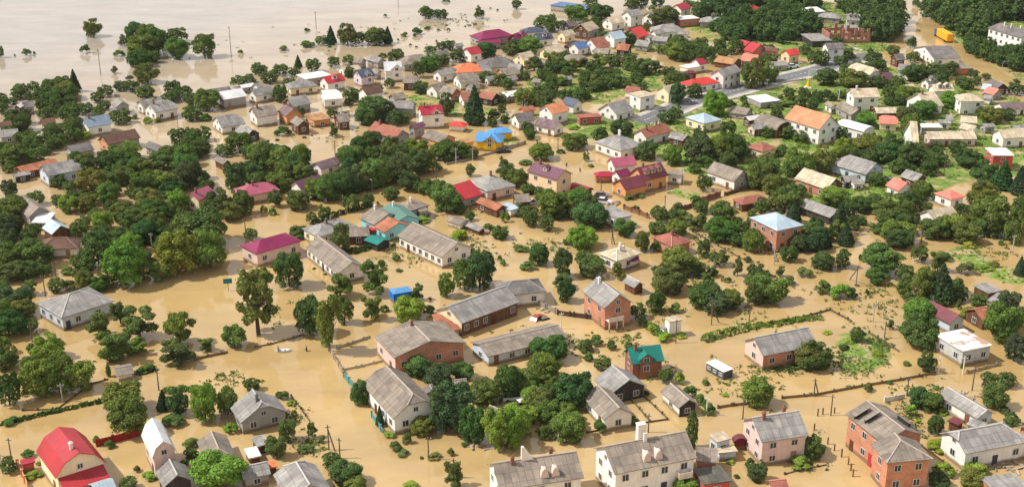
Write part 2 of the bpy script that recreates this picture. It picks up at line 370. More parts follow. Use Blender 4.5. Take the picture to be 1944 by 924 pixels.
def window_meshes(w, h, near):
    k = (round(w, 1), round(h, 1), near)
    if k not in MESHC:
        f = .08 if near else .10; bm = bmesh.new()
        for a in ((-w/2, w/2, 0, f), (-w/2, w/2, h-f, h), (-w/2, -w/2+f, f, h-f), (w/2-f, w/2, f, h-f), (-f/2.4, f/2.4, f, h-f)):
            box(bm, a[0], a[1], -.07, 0, a[2], a[3], 0)
        bm2 = bmesh.new() if near else bm
        poly(bm2, [(-w/2+f*.5, -.03, f*.5), (w/2-f*.5, -.03, f*.5), (w/2-f*.5, -.03, h-f*.5), (-w/2+f*.5, -.03, h-f*.5)], 0 if near else 1)
        MESHC[k] = (to_mesh('window_frame', bm, [M['frame'], M['glass']]), to_mesh('pane', bm2, M['glass']) if near else None)
    return MESHC[k]
def add_window(parent, x, y, z, ang, w, h, near):
    a, b = window_meshes(w, h, near); o = link('window', a, parent, None, (x, y, z), ang)
    if b: link('pane', b, o)
    return o
def door_mesh(w, h):
    k = ('door', w, h)
    if k not in MESHC:
        bm = bmesh.new(); box(bm, -w/2, w/2, -.06, 0, -1.0, h); box(bm, w/2-.2, w/2-.1, -.10, -.06, h*.45, h*.45+.08); MESHC[k] = to_mesh('door', bm, M['matt'])
    return MESHC[k]
def chimney(parent, x, y, z0, h, col, sec=.46):
    bm = bmesh.new(); s = sec/2; box(bm, -s, s, -s, s, -1.0, h); box(bm, -s-.07, s+.07, -s-.07, s+.07, h, h+.1); box(bm, -s*.5, s*.5, -s*.5, s*.5, h+.1, h+.3); uv_auto(bm)
    mt = M['brick'] if col == 'brick' else M['plaster']; c = {'brick': (132, 92, 78), 'white': (226, 222, 214), 'grey': (120, 112, 104)}[col]
    return link('chimney', to_mesh('chimney', bm, mt), parent, lin(c), (x, y, z0))
def dormer(parent, rm, rc, wm, wc, x, yf, side, zb, w, h, dep, near, win=True, name='dormer', over=.2):
    """gabled dormer or cross gable: front at local y = side*yf, its base at zb, running dep metres back into the roof"""
    hg = w*.38; bm = bmesh.new(); s = side
    fr = [(-w/2, 0), (w/2, 0), (w/2, h), (0, h+hg), (-w/2, h)]
    f0 = [bm.verts.new((x+a, s*yf, zb+b)) for a, b in fr]; f1 = [bm.verts.new((x+a, s*(yf-dep), zb+b)) for a, b in fr]
    fs = [f0]+[[f0[i], f0[(i+1) % 5], f1[(i+1) % 5], f1[i]] for i in range(5)]
    for q in fs: bm.faces.new(q).material_index = 0
    o_, t = over, .10
    for sg in (-1, 1):
        a = [(sg*(w/2+o_), h-o_*.76+.03), (0, h+hg+.03)]
        pts = []
        for yy in (s*(yf+o_), s*(yf-dep)):
            pts += [bm.verts.new((x+a[0][0], yy, zb+a[0][1])), bm.verts.new((x, yy, zb+a[1][1]))]
            pts += [bm.verts.new((x, yy, zb+a[1][1]+t)), bm.verts.new((x+a[0][0], yy, zb+a[0][1]+t))]
        p, q = pts[:4], pts[4:]
        for fc in (p, q, [p[0], p[1], q[1], q[0]], [p[2], p[3], q[3], q[2]], [p[0], p[3], q[3], q[0]], [p[1], p[2], q[2], q[1]]):
            bm.faces.new(fc).material_index = 1
    bmesh.ops.recalc_face_normals(bm, faces=bm.faces); uv_auto(bm)
    bmw = bmesh.new(); 
    me = to_mesh(name, bm, [wm, rm]); bmw.free()
    # two tints are needed: split the roof off as a sub-part
    ids = [p.index for p in me.polygons if p.material_index == 1]
    bm = bmesh.new(); bm.from_mesh(me); bm.faces.ensure_lookup_table()
    bmesh.ops.delete(bm, geom=[f for f in bm.faces if f.material_index == 0], context='FACES')
    for f in bm.faces: f.material_index = 0
    rmesh = to_mesh(name+'_roof', bm, rm)
    bm = bmesh.new(); bm.from_mesh(me); bmesh.ops.delete(bm, geom=[f for f in bm.faces if f.material_index == 1], context='FACES'); wmesh = to_mesh(name, bm, wm)
    bpy.data.meshes.remove(me)
    d = link(name, wmesh, parent, wc); link(name+'_roof', rmesh, d, rc)
    if win:
        ww = min(1.1, w*.6); hh = min(1.1, h*.75+.2)
        add_window(d, x, s*(yf+.015), zb+max(.15, h*.2), 0 if s < 0 else math.pi, ww, hh, False)
    return d
LAST = [None]
DIAG = []
def house(crop, r1x, r1y, r2x, r2y, ex, ey, hw, k, kind, roof, wall, noun=None, lm=None, look=None, wing=False, prof='g', q=.5, gcol=None, ch=0, chc='brick', dm=0, dmw=1.7,
          cross=None, win=True, rows=None, door=True, ov=.38, side=None, extra=None, hr=None, wsp=2.9, mat=None, W=None, abc=False):
    # abc: the three points are eave corners - A, the near corner B, and C along the ridge direction
    p1, p2, pe = Z(crop, r1x, r1y), Z(crop, r2x, r2y), Z(crop, ex, ey)
    E = at(*pe, hw); fixed = hr
    hr = hr or 1.8
    for _ in range(1 if fixed and not W else 14):
        A, B = at(*p1, hw+hr), at(*p2, hw+hr); d = (B-A).to_2d().normalized(); nrm = Vector((-d.y, d.x))
        sd_ = (E-A).to_2d().dot(nrm); hwid = W/2 if W else max(1.2, min(8.5, abs(sd_)))
        if not fixed: hr = .5*hr+.5*k*hwid
    A, B = at(*p1, hw+hr), at(*p2, hw+hr); d = (B-A).to_2d(); Lr = d.length; ang = math.atan2(d.y, d.x); mid = (A+B)/2
    Wd = hwid*2; e1, e2 = kind[0], kind[1]
    run = {'g': 0.0, 'h': Wd/2*.92, 'k': (1-q)*Wd/2*.8}
    L1, L2 = Lr/2+run[e1], Lr/2+run[e2]
    if abc:
        A, B, C = (at(*p, hw) for p in (p1, p2, pe)); v, u = (C-B).to_2d(), (A-B).to_2d(); a1 = math.atan2(v.y, v.x); a2 = math.atan2(u.y, u.x)-math.pi/2; sg = 1
        da = (a2-a1+math.pi) % (2*math.pi)-math.pi
        if abs(da) > math.pi/2: da = (da+2*math.pi) % (2*math.pi)-math.pi; sg = -1
        ang = a1+da*u.length/(u.length+v.length); Wd = min(17, u.length*abs(math.cos(da*v.length/(u.length+v.length)))); L1 = L2 = v.length/2; hr = fixed or k*Wd/2
        ex_ = Vector((math.cos(ang), math.sin(ang))); ey_ = Vector((-ex_.y, ex_.x))*sg; c2 = B.to_2d()+ex_*L1+ey_*Wd/2; mid = Vector((c2.x, c2.y, 0))
    DIAG.append((crop, r1x, r1y, round(L1+L2, 1), round(Wd, 1), round(hr, 1), roof, wall))
    rk, rc, rword = ROOF[roof]; wk, wc, wword = WALL[wall]; rm, wm = M[mat or rk], M[wk]; 
    jit = RND.uniform(.93, 1.07); rc = tuple(v*jit for v in lin(rc)); wc = lin(wc)
    ctr = Vector((mid.x, mid.y, 0)); near = ppm(ctr) > 8.4
    if wing and LAST[0]:
        root = LAST[0]; a0 = root.rotation_euler.z; dv = ctr-root.location; off = Matrix.Rotation(-a0, 3, 'Z') @ dv; loc, rz = off, ang-a0
    else:
        area = (L1+L2)*Wd; noun = noun or ('shed' if area < 34 or hw < 1.9 else ('barn' if L1+L2 > 17 and not lm else 'house'))
        root = link(noun.replace(' ', '_').replace('-', '_'), None); root.location = ctr; root.rotation_euler = (0, 0, ang); loc, rz = (0, 0, 0), 0
        LAST[0] = root; c = pix((ctr.x, ctr.y, hw*.6))
        THINGS.append(dict(o=root, px=c[0], py=c[1], noun=noun, look=look or f'{wword}-walled {noun} with {rword} roof', lm=lm, cls='house', own=look))
        if lm: LM.append((lm, c[0], c[1]))
    bm, xr1, xr2 = roof_bm(L1, L2, Wd, hw, hr, e1, e2, prof, q)
    ro = link('roof', to_mesh('roof', bm, rm), root, rc, loc, rz)
    if rk in 'st' and near and prof == 'g':
        bm = bmesh.new(); tp = hw+hr+.02; tube(bm, (xr1, 0, tp), (xr2+.01, 0, tp), .13, .13, 6)
        for e, x, xr in ((e1, -L1, xr1), (e2, L2, xr2)):
            if e in 'hk':
                a_, z_ = (Wd/2, hw) if e == 'h' else (Wd/2*(1-q), hw+q*hr)
                for s_ in (-1, 1): tube(bm, (xr, 0, tp), (x, s_*a_, z_+.03), .11, .11, 6)
        link('ridge_cap', to_mesh('ridge_cap', bm, M['matt']), ro, tuple(min(.75, v*1.5+.04) for v in rc))
    g1, g2 = (ov if e1 in 'gk' else ov*.9), (ov if e2 in 'gk' else ov*.9)
    x1, x2, w = -L1+g1, L2-g2, max(1.2, Wd-2*ov)
    wo_ = link('wall', to_mesh('wall', wall_bm(x1, x2, w, prof, e1, e2, q, hw, hr, Wd), wm), root, wc, loc, rz)
    tocam = Vector((-ctr.x, -ctr.y)).normalized(); ca, sa = math.cos(ang), math.sin(ang)
    def vis(nx, ny): return (nx*ca-ny*sa)*tocam.x+(nx*sa+ny*ca)*tocam.y
    fs = 1 if vis(0, 1) > 0 else -1                        # the long side that faces the viewer
    us = 1 if vis(1, 0) > 0 else -1
    if gcol:
        for e, x, fl in ((e1, x1, -1), (e2, x2, 1)):
            if e in 'gk' and fl == us:
                bm = wall_bm(x-.02 if fl > 0 else x-.025, x+.025 if fl > 0 else x+.02, w*.985, prof, e1, e2, q, hw, hr-.02, Wd)
                gk, gc, _ = WALL[gcol]; link('gable_wall', to_mesh('gable_wall', bm, M[gk]), root, lin(gc), loc, rz)
    def place(x, y, z, a, ww, hh):
        v = Matrix.Rotation(rz, 3, 'Z') @ Vector((x, y, z))+Vector(loc); add_window(root, v.x, v.y, v.z, a+rz, ww, hh, near)
    if win:
        rows_ = rows or (2 if hw > 4.3 else 1)
        zs = [max(.35, hw/rows_*(i+.5)-.62+.12) for i in range(rows_)]
        hh = min(1.25, hw/rows_*.5)
        n = max(1, int((x2-x1-1.0)/wsp)); dk = RND.randrange(n) if n > 1 else -1
        if vis(0, fs) > -.1:
            for i in range(n):
                xx = x1+(x2-x1)*(i+.5)/n
                for j, z in enumerate(zs):
                    if j == 0 and door and i == dk:
                        v = Matrix.Rotation(rz, 3, 'Z') @ Vector((xx, fs*(w/2+.01), 0))+Vector(loc)
                        link('door', door_mesh(.95, round(min(1.9, hw-.35), 1)), root, lin(RND.choice(((92, 60, 44), (120, 84, 60), (70, 72, 78), (150, 120, 96)))), v, (0 if fs < 0 else math.pi)+rz)
                    elif RND.random() < .9: place(xx, fs*(w/2+.012), z, 0 if fs < 0 else math.pi, 1.15, round(hh, 1))
        if vis(us, 0) > -.1:
            gx = x2 if us > 0 else x1; ge = e2 if us > 0 else e1
            m_ = max(1, int((w-.8)/2.7))
            for i in range(m_):
                yy = -w/2+w*(i+.5)/m_
                for z in zs: place(gx+us*.05*(1 if gcol else .3), yy, z, math.pi/2*us, 1.05, round(hh, 1))
            if ge in 'gk' and hr > 2.0 and prof != 'b': place(gx+us*.05*(1 if gcol else .3), 0, hw+.15, math.pi/2*us, .9, .9)
    slope = hr/(Wd/2)
    for i in range(ch):
        t = (.22, .7, .45)[i]; xx = xr1+(xr2-xr1)*t if xr2-xr1 > .5 else (xr1+xr2)/2+.6*(i-.5)
        chimney(ro, xx, fs*.45*(1 if i % 2 == 0 else -1), hw+hr-.2, 1.0, chc)
    for i in range(dm):
        xx = -L1+(L1+L2)*(i+1)/(dm+1); yf = Wd/2*.62
        dormer(ro, rm, rc, wm, wc, xx, yf, fs, hw+slope*(Wd/2-yf)-.1, dmw, 1.15, yf*.75, near)
    if cross:
        t, cw = cross; xx = x1+(x2-x1)*t
        h_ = min(hw+hr*.80-cw*.38, hw+hr*.45); dormer(ro, rm, rc, wm, wc, xx, w/2+.25, fs, -.8, cw, h_+.8, Wd/2, near, win=False, name='cross_gable', over=.3)
        v = Matrix.Rotation(rz, 3, 'Z') @ Vector((xx, fs*(w/2+.27), hw*.45))+Vector(loc); add_window(root, v.x, v.y, v.z, (0 if fs < 0 else math.pi)+rz, 1.1, 1.2, near)
        v = Matrix.Rotation(rz, 3, 'Z') @ Vector((xx, fs*(w/2+.27), hw*.95))+Vector(loc); add_window(root, v.x, v.y, v.z, (0 if fs < 0 else math.pi)+rz, 1.1, 1.1, near)
    info = dict(root=root, ro=ro, L1=L1, L2=L2, Wd=Wd, hw=hw, hr=hr, fs=fs, us=us, x1=x1, x2=x2, w=w, xr1=xr1, xr2=xr2, rm=rm, rc=rc, wm=wm, wc=wc, near=near, ang=ang, loc=loc, rz=rz)
    FOOT.append((ctr.x, ctr.y, ang, L1, L2, Wd/2))
    return info
FOOT = []
def flat(crop, ax, ay, bx, by, cx, cy, hw, roof, wall, noun=None, lm=None, look=None, wing=False, win=True, ov=.25, rows=None, tilt=0.0, mat=None, th=.2, wsp=2.9, door=False):
    """flat-roofed box: roof corners A, B (the near one) and C"""
    A, B, C = (at(*Z(crop, x, y), hw+th) for x, y in ((ax, ay), (bx, by), (cx, cy)))
    u, v = (A-B).to_2d(), (C-B).to_2d(); La, Lc = u.length, v.length; a1, a2 = math.atan2(v.y, v.x), math.atan2(u.y, u.x)-math.pi/2
    da = (a2-a1+math.pi) % (2*math.pi)-math.pi; sgn = 1
    if abs(da) > math.pi/2: a2 += math.pi; da = (a2-a1+math.pi) % (2*math.pi)-math.pi; sgn = -1
    ang = a1+da*(La/(La+Lc)); ex = Vector((math.cos(ang), math.sin(ang))); ey = Vector((-ex.y, ex.x))*sgn
    c2 = B.to_2d()+ex*Lc/2+ey*La/2; ctr = Vector((c2.x, c2.y, 0)); rk, rc, rword = ROOF[roof]; wk, wc, wword = WALL[wall]; rc, wc = lin(rc), lin(wc); near = ppm(ctr) > 8.4
    hx, hy = Lc/2, La/2
    DIAG.append((crop, ax, ay, round(Lc, 1), round(La, 1), 'flat', roof, wall))
    if wing and LAST[0]:
        root = LAST[0]; a0 = root.rotation_euler.z; loc = Matrix.Rotation(-a0, 3, 'Z') @ (ctr-root.location); rz = ang-a0
    else:
        noun = noun or ('shed' if hx*hy*4 < 34 else 'flat-roofed building'); root = link(noun.replace(' ', '_').replace('-', '_'), None); root.location = ctr; root.rotation_euler = (0, 0, ang); loc, rz = Vector((0, 0, 0)), 0; LAST[0] = root
        c = pix((ctr.x, ctr.y, hw*.6)); THINGS.append(dict(o=root, px=c[0], py=c[1], noun=noun, look=look or f'{wword}-walled {noun} with {rword} {"top" if "flat" in noun else "flat roof"}', lm=lm, cls='house', own=look))
        if lm: LM.append((lm, c[0], c[1]))
    tl = math.tan(tilt)
    bm = bmesh.new(); box(bm, -hx, hx, -hy, hy, hw, hw+th)
    for vv in bm.verts: vv.co.z += tl*vv.co.y*sgn
    uv_auto(bm); ro = link('roof', to_mesh('roof', bm, M[mat or rk]), root, rc, loc, rz)
    bm = bmesh.new(); o_ = min(ov, hx*.3, hy*.3); box(bm, -hx+o_, hx-o_, -hy+o_, hy-o_, -1.2, hw-.01)
    for vv in bm.verts:
        if vv.co.z > 0: vv.co.z += tl*vv.co.y*sgn
    uv_auto(bm); link('wall', to_mesh('wall', bm, M[wk]), root, wc, loc, rz)
    tocam = Vector((-ctr.x, -ctr.y)).normalized(); ca, sa = math.cos(ang), math.sin(ang)
    R3 = Matrix.Rotation(rz, 3, 'Z')
    if win:
        rows_ = rows or (2 if hw > 4.3 else 1); hh = round(min(1.25, hw/rows_*.5), 1)
        for nx, ny, half, off, a in ((0, -1, hx, hy, 0), (0, 1, hx, hy, math.pi), (1, 0, hy, hx, math.pi/2), (-1, 0, hy, hx, -math.pi/2)):
            if (nx*ca-ny*sa)*tocam.x+(nx*sa+ny*ca)*tocam.y < -.05: continue
            n = max(1, int((2*half-.8)/wsp))
            for i in range(n):
                t = -half+2*half*(i+.5)/n
                for j in range(rows_):
                    z = max(.3, hw/rows_*(j+.5)-.5)
                    p = R3 @ Vector((t if nx == 0 else nx*(off-o_+.012), t if ny == 0 else ny*(off-o_+.012), z))+Vector(loc)
                    add_window(root, p.x, p.y, p.z, a+rz, 1.05, hh, near)
    FOOT.append((ctr.x, ctr.y, ang, hx, hx, hy))
    return dict(root=root, ro=ro, hx=hx, hy=hy, hw=hw, sgn=sgn, loc=loc, rz=rz, ang=ang)

# ------------------------------------------------------------------ the village, house by house
def H(crop, a, b, c, d, e, f, hw, kind, roof, wall, k=None, **kw):
    k = k or {'gg': .68, 'hh': .5, 'kk': .7}.get(kind, .6); return house(crop, a, b, c, d, e, f, hw, k, kind, roof, wall, **kw)
def build_houses():
    FL = flat
    # --- north-west shore
    H('A1', 1085, 755, 1225, 728, 1200, 812, 3, 'gk', 'slate', 'white', ch=1, lm='shore cottage', look='white cottage with a grey slate roof by the open flood')
    H('A1', 1012, 735, 1120, 713, 1030, 775, 3, 'gg', 'slate', 'white', wing=True)
    H('A1', 605, 862, 785, 832, 720, 920, 3, 'gg', 'bluegrey', 'white', lm='blue-grey metal roof', look='white house under a plain blue-grey metal roof', dm=0, ch=1)
    H('A1', 858, 715, 895, 745, 835, 778, 2.6, 'gg', 'slate', 'grey')
    H('A1', 1590, 672, 1765, 645, 1710, 718, 3.2, 'gg', 'lslate', 'grey', k=.4, lm='long tin roof', look='long grey house under a pale tin roof by the shore')
    H('A1', 1455, 662, 1675, 630, 1570, 672, 2, 'gg', 'dslate', 'grey', k=.4)
    H('A1', 118, 768, 185, 735, 48, 826, 2.4, 'gg', 'white', 'wood')
    H('A1', 165, 745, 240, 735, 205, 785, 2.4, 'gg', 'dslate', 'grey')
    H('B1', 295, 25, 400, 12, 350, 72, 2.2, 'gg', 'brown', 'white')
    H('B1', -10, 48, 82, 36, 50, 92, 2.4, 'gg', 'brown', 'grey')
    H('B1', -10, 105, 130, 92, 90, 150, 2.2, 'gg', 'slate', 'grey')
    H('A1', 1575, 852, 1715, 830, 1690, 922, 2.4, 'gk', 'slate', 'white')
    H('B1', 1762, 62, 1850, 100, 1712, 112, 2, 'gg', 'slate', 'dark')
    H('A2', -10, 785, 155, 762, 120, 845, 3.2, 'gg', 'bslate', 'white', ch=1)
    H('A2', -15, 655, 130, 626, 90, 690, 2.6, 'gg', 'slate', 'white')
    H('A1', 1750, 622, 1850, 605, 1800, 640, 2, 'gg', 'lslate', 'grey', k=.4)
    H('B1', 742, 145, 985, 93, 910, 185, 2.8, 'gg', 'brown', 'grey', gcol='orange', lm='brown-roofed barn', look='grey barn with a brown roof and an orange gable end')
    H('B1', 490, 222, 655, 190, 580, 268, 2, 'gg', 'dslate', 'grey', k=.5)
    H('B1', 300, 362, 525, 318, 465, 418, 3.2, 'gk', 'slate', 'lblue', lm='pale-blue half-hipped house', look='pale blue house with a grey half-hipped roof')
    H('B1', 125, 372, 400, 308, 200, 408, 2, 'gg', 'rust', 'wood', k=.45)
    H('B1', 92, 425, 212, 400, 150, 440, 1.8, 'gg', 'slate', 'dark', k=.4)
    H('B1', 1090, 182, 1200, 226, 1055, 222, 2.2, 'gg', 'dslate', 'grey')
    H('B1', 1590, 288, 1662, 325, 1565, 322, 2, 'gg', 'bslate', 'wood')
    H('B1', 1392, 562, 1520, 508, 1445, 622, 3.4, 'gg', 'pink', 'cream', ch=1, lm='cream pink-roofed house', look='cream house with a pink metal gabled roof among dark trees')
    H('B2', -30, 500, 80, 482, 60, 565, 2.6, 'hh', 'pink', 'pink', look='low house under a ribbed pink metal hipped roof', ch=1)
    H('B1', 155, 575, 285, 668, 215, 745, 2.6, 'gg', 'bslate', 'grey')
    FL('B1', 285, 712, 225, 770, 340, 775, 2.2, 'lslate', 'grey', tilt=.12)
    H('B1', 372, 752, 445, 800, 335, 838, 2.6, 'gg', 'paleblue', 'wood', win=False, look='wooden barn with a pale blue metal gabled roof')
    H('C1', 375, 42, 465, 38, 420, 120, 2.4, 'hh', 'brown', 'white', look='low white house under a dark brown hipped roof deep in trees')
    H('C1', 285, 490, 430, 605, 787, 475, 3.0, 'hh', 'slate', 'lblue', k=.42, lm='pale-blue hipped house', look='long pale blue house with a weathered grey hipped roof standing alone in the flood', wsp=1.7, abc=True)
    # --- north, first rows
    r = H('A2', 955, 452, 1085, 447, 1010, 530, 4, 'gg', 'lslate', 'white', cross=(.72, 3.6), lm='white shingled villa', look='white villa with a pale grey-white roof and a front cross gable')
    H('A2', 510, 560, 645, 535, 600, 603, 3, 'gg', 'red', 'white', dm=1, lm='white red-roofed cottage', look='white cottage with a red roof and one dormer')
    H('A2', 755, 512, 860, 495, 810, 565, 3.4, 'gg', 'navy', 'lilac', cross=(.62, 2.6), look='lilac house with a dark blue-grey roof and a front gable')
    H('A2', 640, 490, 770, 474, 710, 516, 2.2, 'gg', 'beige', 'white', k=.35)
    FL('A2', 345, 543, 385, 580, 560, 545, 2.6, 'white', 'grey')
    H('A2', 750, 420, 812, 428, 745, 458, 2.4, 'gg', 'bslate', 'grey'); H('A2', 860, 402, 945, 425, 840, 440, 2.4, 'gg', 'slate', 'grey')
    H('A2', 315, 590, 388, 582, 350, 642, 2.6, 'hh', 'slate', 'cream')
    H('A2', 500, 660, 605, 652, 600, 725, 3, 'gk', 'white', 'white', lm='white metal roof', look='white house under a broad white sheet-metal roof')
    H('A2', 795, 642, 920, 618, 900, 682, 4, 'gg', 'brown', 'white', lm='white brown-gabled house', look='two-storey white house with a dark brown gabled roof')
    H('A2', 250, 718, 385, 690, 360, 770, 2.5, 'gg', 'slate', 'grey', gcol='wood')
    H('A2', 235, 762, 300, 796, 215, 835, 3, 'gg', 'vslate', 'orange', look='tall orange house with a violet-grey gabled roof')
    H('A2', 315, 845, 372, 882, 268, 886, 2.8, 'gg', 'bslate', 'wood')
    FL('A2', 395, 838, 445, 885, 565, 862, 2, 'brownflat', 'orange', look='orange-walled block with a bare rusty tan roof')
    H('A2', 605, 840, 690, 828, 680, 890, 2.5, 'gg', 'bslate', 'wood')
    H('A2', 1060, 733, 1160, 738, 1120, 795, 3, 'kk', 'slate', 'grey'); H('A2', 1010, 690, 1100, 672, 1030, 735, 2.6, 'gg', 'bslate', 'grey')
    H('A2', 1215, 775, 1380, 764, 1300, 838, 4.4, 'gg', 'crimson', 'white', cross=(.72, 4.2), ch=1, lm='white crimson-roofed villa', look='white villa with a crimson roof and a big front gable')
    H('A2', 1120, 552, 1190, 552, 1150, 612, 2.6, 'kk', 'bslate', 'wood', look='brown wooden house with a half-hipped slate roof')
    H('A2', 1340, 518, 1465, 492, 1440, 542, 2.8, 'gk', 'slate', 'white')
    H('A2', 1540, 466, 1605, 462, 1570, 530, 2.8, 'hh', 'orange', 'white', lm='orange hipped roof', look='white house with an orange hipped tile roof')
    H('A2', 1745, 422, 1825, 418, 1790, 495, 2.8, 'hh', 'dslate', 'cream'); H('A2', 1660, 482, 1725, 474, 1690, 530, 2.6, 'gg', 'slate', 'white')
    H('A2', 1485, 542, 1605, 530, 1560, 606, 2.6, 'gk', 'bslate', 'white'); H('A2', 1572, 608, 1640, 596, 1605, 652, 2.2, 'gg', 'bslate', 'grey')
    H('A2', 1300, 620, 1395, 598, 1355, 672, 2.6, 'gg', 'bslate', 'white'); H('A2', 1395, 625, 1490, 648, 1372, 678, 2.6, 'gg', 'bslate', 'white', gcol='brick')
    H('A2', 1515, 675, 1578, 670, 1550, 738, 2.4, 'gg', 'redbrown', 'white'); H('A2', 1682, 662, 1782, 682, 1700, 722, 2.2, 'gg', 'redbrown', 'dark')
    H('A2', 1800, 502, 1910, 490, 1850, 552, 2.4, 'gk', 'bslate', 'orange')
    H('A2', 1330, 378, 1420, 366, 1370, 415, 2.8, 'gg', 'dslate', 'cream'); H('A2', 1155, 402, 1230, 395, 1195, 468, 2.4, 'hh', 'bslate', 'grey')
    H('A2', 1555, 352, 1640, 335, 1615, 398, 3.4, 'gg', 'red', 'white'); H('A2', 1690, 226, 1800, 212, 1720, 285, 3.2, 'hh', 'magenta', 'grey', lm='magenta shore roofs', look='grey house under a wide magenta metal hipped roof by the open flood')
    H('A2', 1640, 300, 1800, 285, 1750, 318, 2.4, 'gg', 'magenta', 'grey', wing=True, k=.4)
    H('A3', 50, 252, 132, 222, 105, 300, 3.6, 'gg', 'magenta', 'maroon', dm=1, look='maroon-walled house with a steep magenta metal roof', k=.9)
    H('A3', 170, 200, 232, 195, 200, 240, 2.8, 'hh', 'navy', 'white'); H('A3', 215, 246, 330, 235, 300, 292, 3.2, 'gg', 'navy', 'white', dm=1, lm='navy dormered house', look='white house with a dark blue-grey metal roof and a dormer')
    H('A3', 402, 230, 485, 215, 468, 262, 3, 'gg', 'beige', 'cream'); H('A3', 548, 178, 630, 152, 635, 222, 3.4, 'gg', 'beige', 'grey', gcol='wood')
    H('A3', 440, 162, 502, 150, 465, 200, 2.6, 'gg', 'vslate', 'dark'); H('A3', 740, 128, 840, 112, 810, 174, 3.2, 'gg', 'beige', 'white')
    H('A3', 880, 82, 972, 65, 935, 122, 4.8, 'gg', 'slate', 'white', lm='tall white gabled house', look='tall two-storey white house with a grey gabled roof'); H('A3', 1037, 92, 1140, 75, 1095, 130, 3.4, 'gg', 'slate', 'white')
    H('A3', 1245, 35, 1320, 18, 1305, 72, 3.4, 'gg', 'crimson', 'white', look='white house with a crimson metal gabled roof far in the village'); H('A3', 1450, 20, 1520, 12, 1500, 66, 3, 'gg', 'green', 'white', look='white house with a sea-green metal roof far in the village')
    H('A3', 1750, 42, 1810, 36, 1790, 90, 2.6, 'hh', 'red', 'wood', lm='far red hipped roof', look='wooden house with a red hipped roof near the far woods'); H('A3', 1602, 68, 1672, 55, 1645, 110, 3, 'gg', 'navy', 'white')
    FL('A3', 1235, 122, 1275, 145, 1410, 130, 3.2, 'white', 'brick', look='brick box under a flat white roof'); H('A3', 1475, 122, 1565, 125, 1510, 165, 2.6, 'hh', 'slate', 'grey')
    H('A3', 912, 212, 988, 190, 1000, 268, 2.8, 'gg', 'brightred', 'brick', lm='bright red roof', look='brick house with a bright red metal gabled roof')
    H('A3', 1150, 178, 1222, 175, 1190, 236, 2.8, 'hh', 'slate', 'white'); H('A3', 1075, 222, 1138, 212, 1120, 250, 2.6, 'gg', 'slate', 'white'); H('A3', 1258, 222, 1340, 226, 1295, 256, 2.6, 'gg', 'slate', 'white')
    H('A3', 752, 238, 845, 222, 830, 286, 3.8, 'gg', 'paleblue', 'white', lm='pale-blue gabled roof', look='two-storey white house with a pale blue metal gabled roof'); H('A3', 612, 284, 715, 265, 720, 345, 3.2, 'gg', 'redbrown', 'white')
    H('A3', 492, 316, 575, 298, 560, 355, 3, 'gg', 'solar', 'white', look='white house with a dark blue panelled roof', ch=0); H('A3', 440, 330, 490, 305, 460, 342, 2.6, 'gg', 'brown', 'wood')
    H('A3', 822, 318, 912, 326, 850, 365, 2.2, 'gg', 'rust', 'dark'); H('A3', 962, 290, 1060, 302, 1000, 336, 2.2, 'gg', 'slate', 'grey'); H('A3', 1080, 262, 1190, 272, 1120, 300, 2.2, 'gg', 'slate', 'grey')
    H('A3', 650, 350, 760, 357, 690, 390, 2, 'gg', 'bslate', 'dark', win=False); H('A3', 282, 345, 402, 320, 385, 384, 3, 'gg', 'beige', 'cream'); H('A3', 90, 392, 185, 372, 172, 440, 2.8, 'gg', 'beige', 'cream')
    H('A3', 482, 396, 535, 394, 510, 445, 2.4, 'hh', 'bslate', 'brick'); H('A3', 25, 462, 120, 470, 50, 518, 2, 'gg', 'slate', 'wood'); H('A3', 232, 445, 292, 448, 260, 476, 1.8, 'gg', 'slate', 'dark')
    H('A3', 1795, 306, 1866, 325, 1775, 376, 2.8, 'gg', 'red', 'brick', lm='twin red roofs', look='brick house with a red metal roof beside a smaller red roof'); H('A3', 1725, 290, 1785, 305, 1705, 330, 2.6, 'gg', 'red', 'brick', look='small brick house with a red roof behind another red roof')
    H('A3', 1555, 406, 1700, 428, 1620, 466, 2, 'gg', 'brownflat', 'wood', k=.4, look='long low barn under a rusty tan roof', win=False); H('A3', 1735, 392, 1850, 402, 1780, 448, 2.2, 'gg', 'salmon', 'grey', k=.45, look='low house with a faded salmon pink roof below red roofs')
    H('A3', 1385, 432, 1440, 422, 1420, 475, 3, 'gg', 'crimson', 'white', look='small white house with a crimson metal roof by the flooded yard'); FL('A3', 1300, 478, 1330, 500, 1395, 478, 2.2, 'white', 'white', win=False)
    H('A3', 1325, 516, 1365, 514, 1345, 538, 2.6, 'hh', 'maroon', 'maroon', look='little maroon house with maroon walls and roof')
    H('A3', 1365, 578, 1475, 562, 1420, 625, 2.8, 'hh', 'brightred', 'white', lm='roadside red roof', look='white house with a bright red hipped roof above the road'); H('A3', 1545, 512, 1680, 472, 1655, 545, 4.8, 'gg', 'slate', 'white', lm='big white roadside house', look='big two-storey white house with a grey gabled roof above the road')
    H('A3', 885, 626, 985, 640, 880, 668, 2.6, 'gg', 'redbrown', 'white'); FL('A3', 920, 678, 985, 712, 1082, 688, 4.6, 'beige', 'white', look='two-storey white house with a flat beige roof')
    H('A3', 1145, 632, 1250, 608, 1205, 682, 3.8, 'gg', 'beige', 'cream', k=.6); H('A3', 740, 757, 870, 722, 850, 832, 2.5, 'gg', 'slate', 'white')
    FL('A3', 520, 835, 540, 862, 704, 850, 2.4, 'redbrown', 'redw', lm='red-brown block', look='low red-brown block with a dull pinkish flat roof'); H('A3', 288, 770, 413, 740, 420, 818, 3.8, 'gg', 'terracotta', 'white', lm='terracotta-roofed house', look='white two-storey house with a terracotta gabled roof')
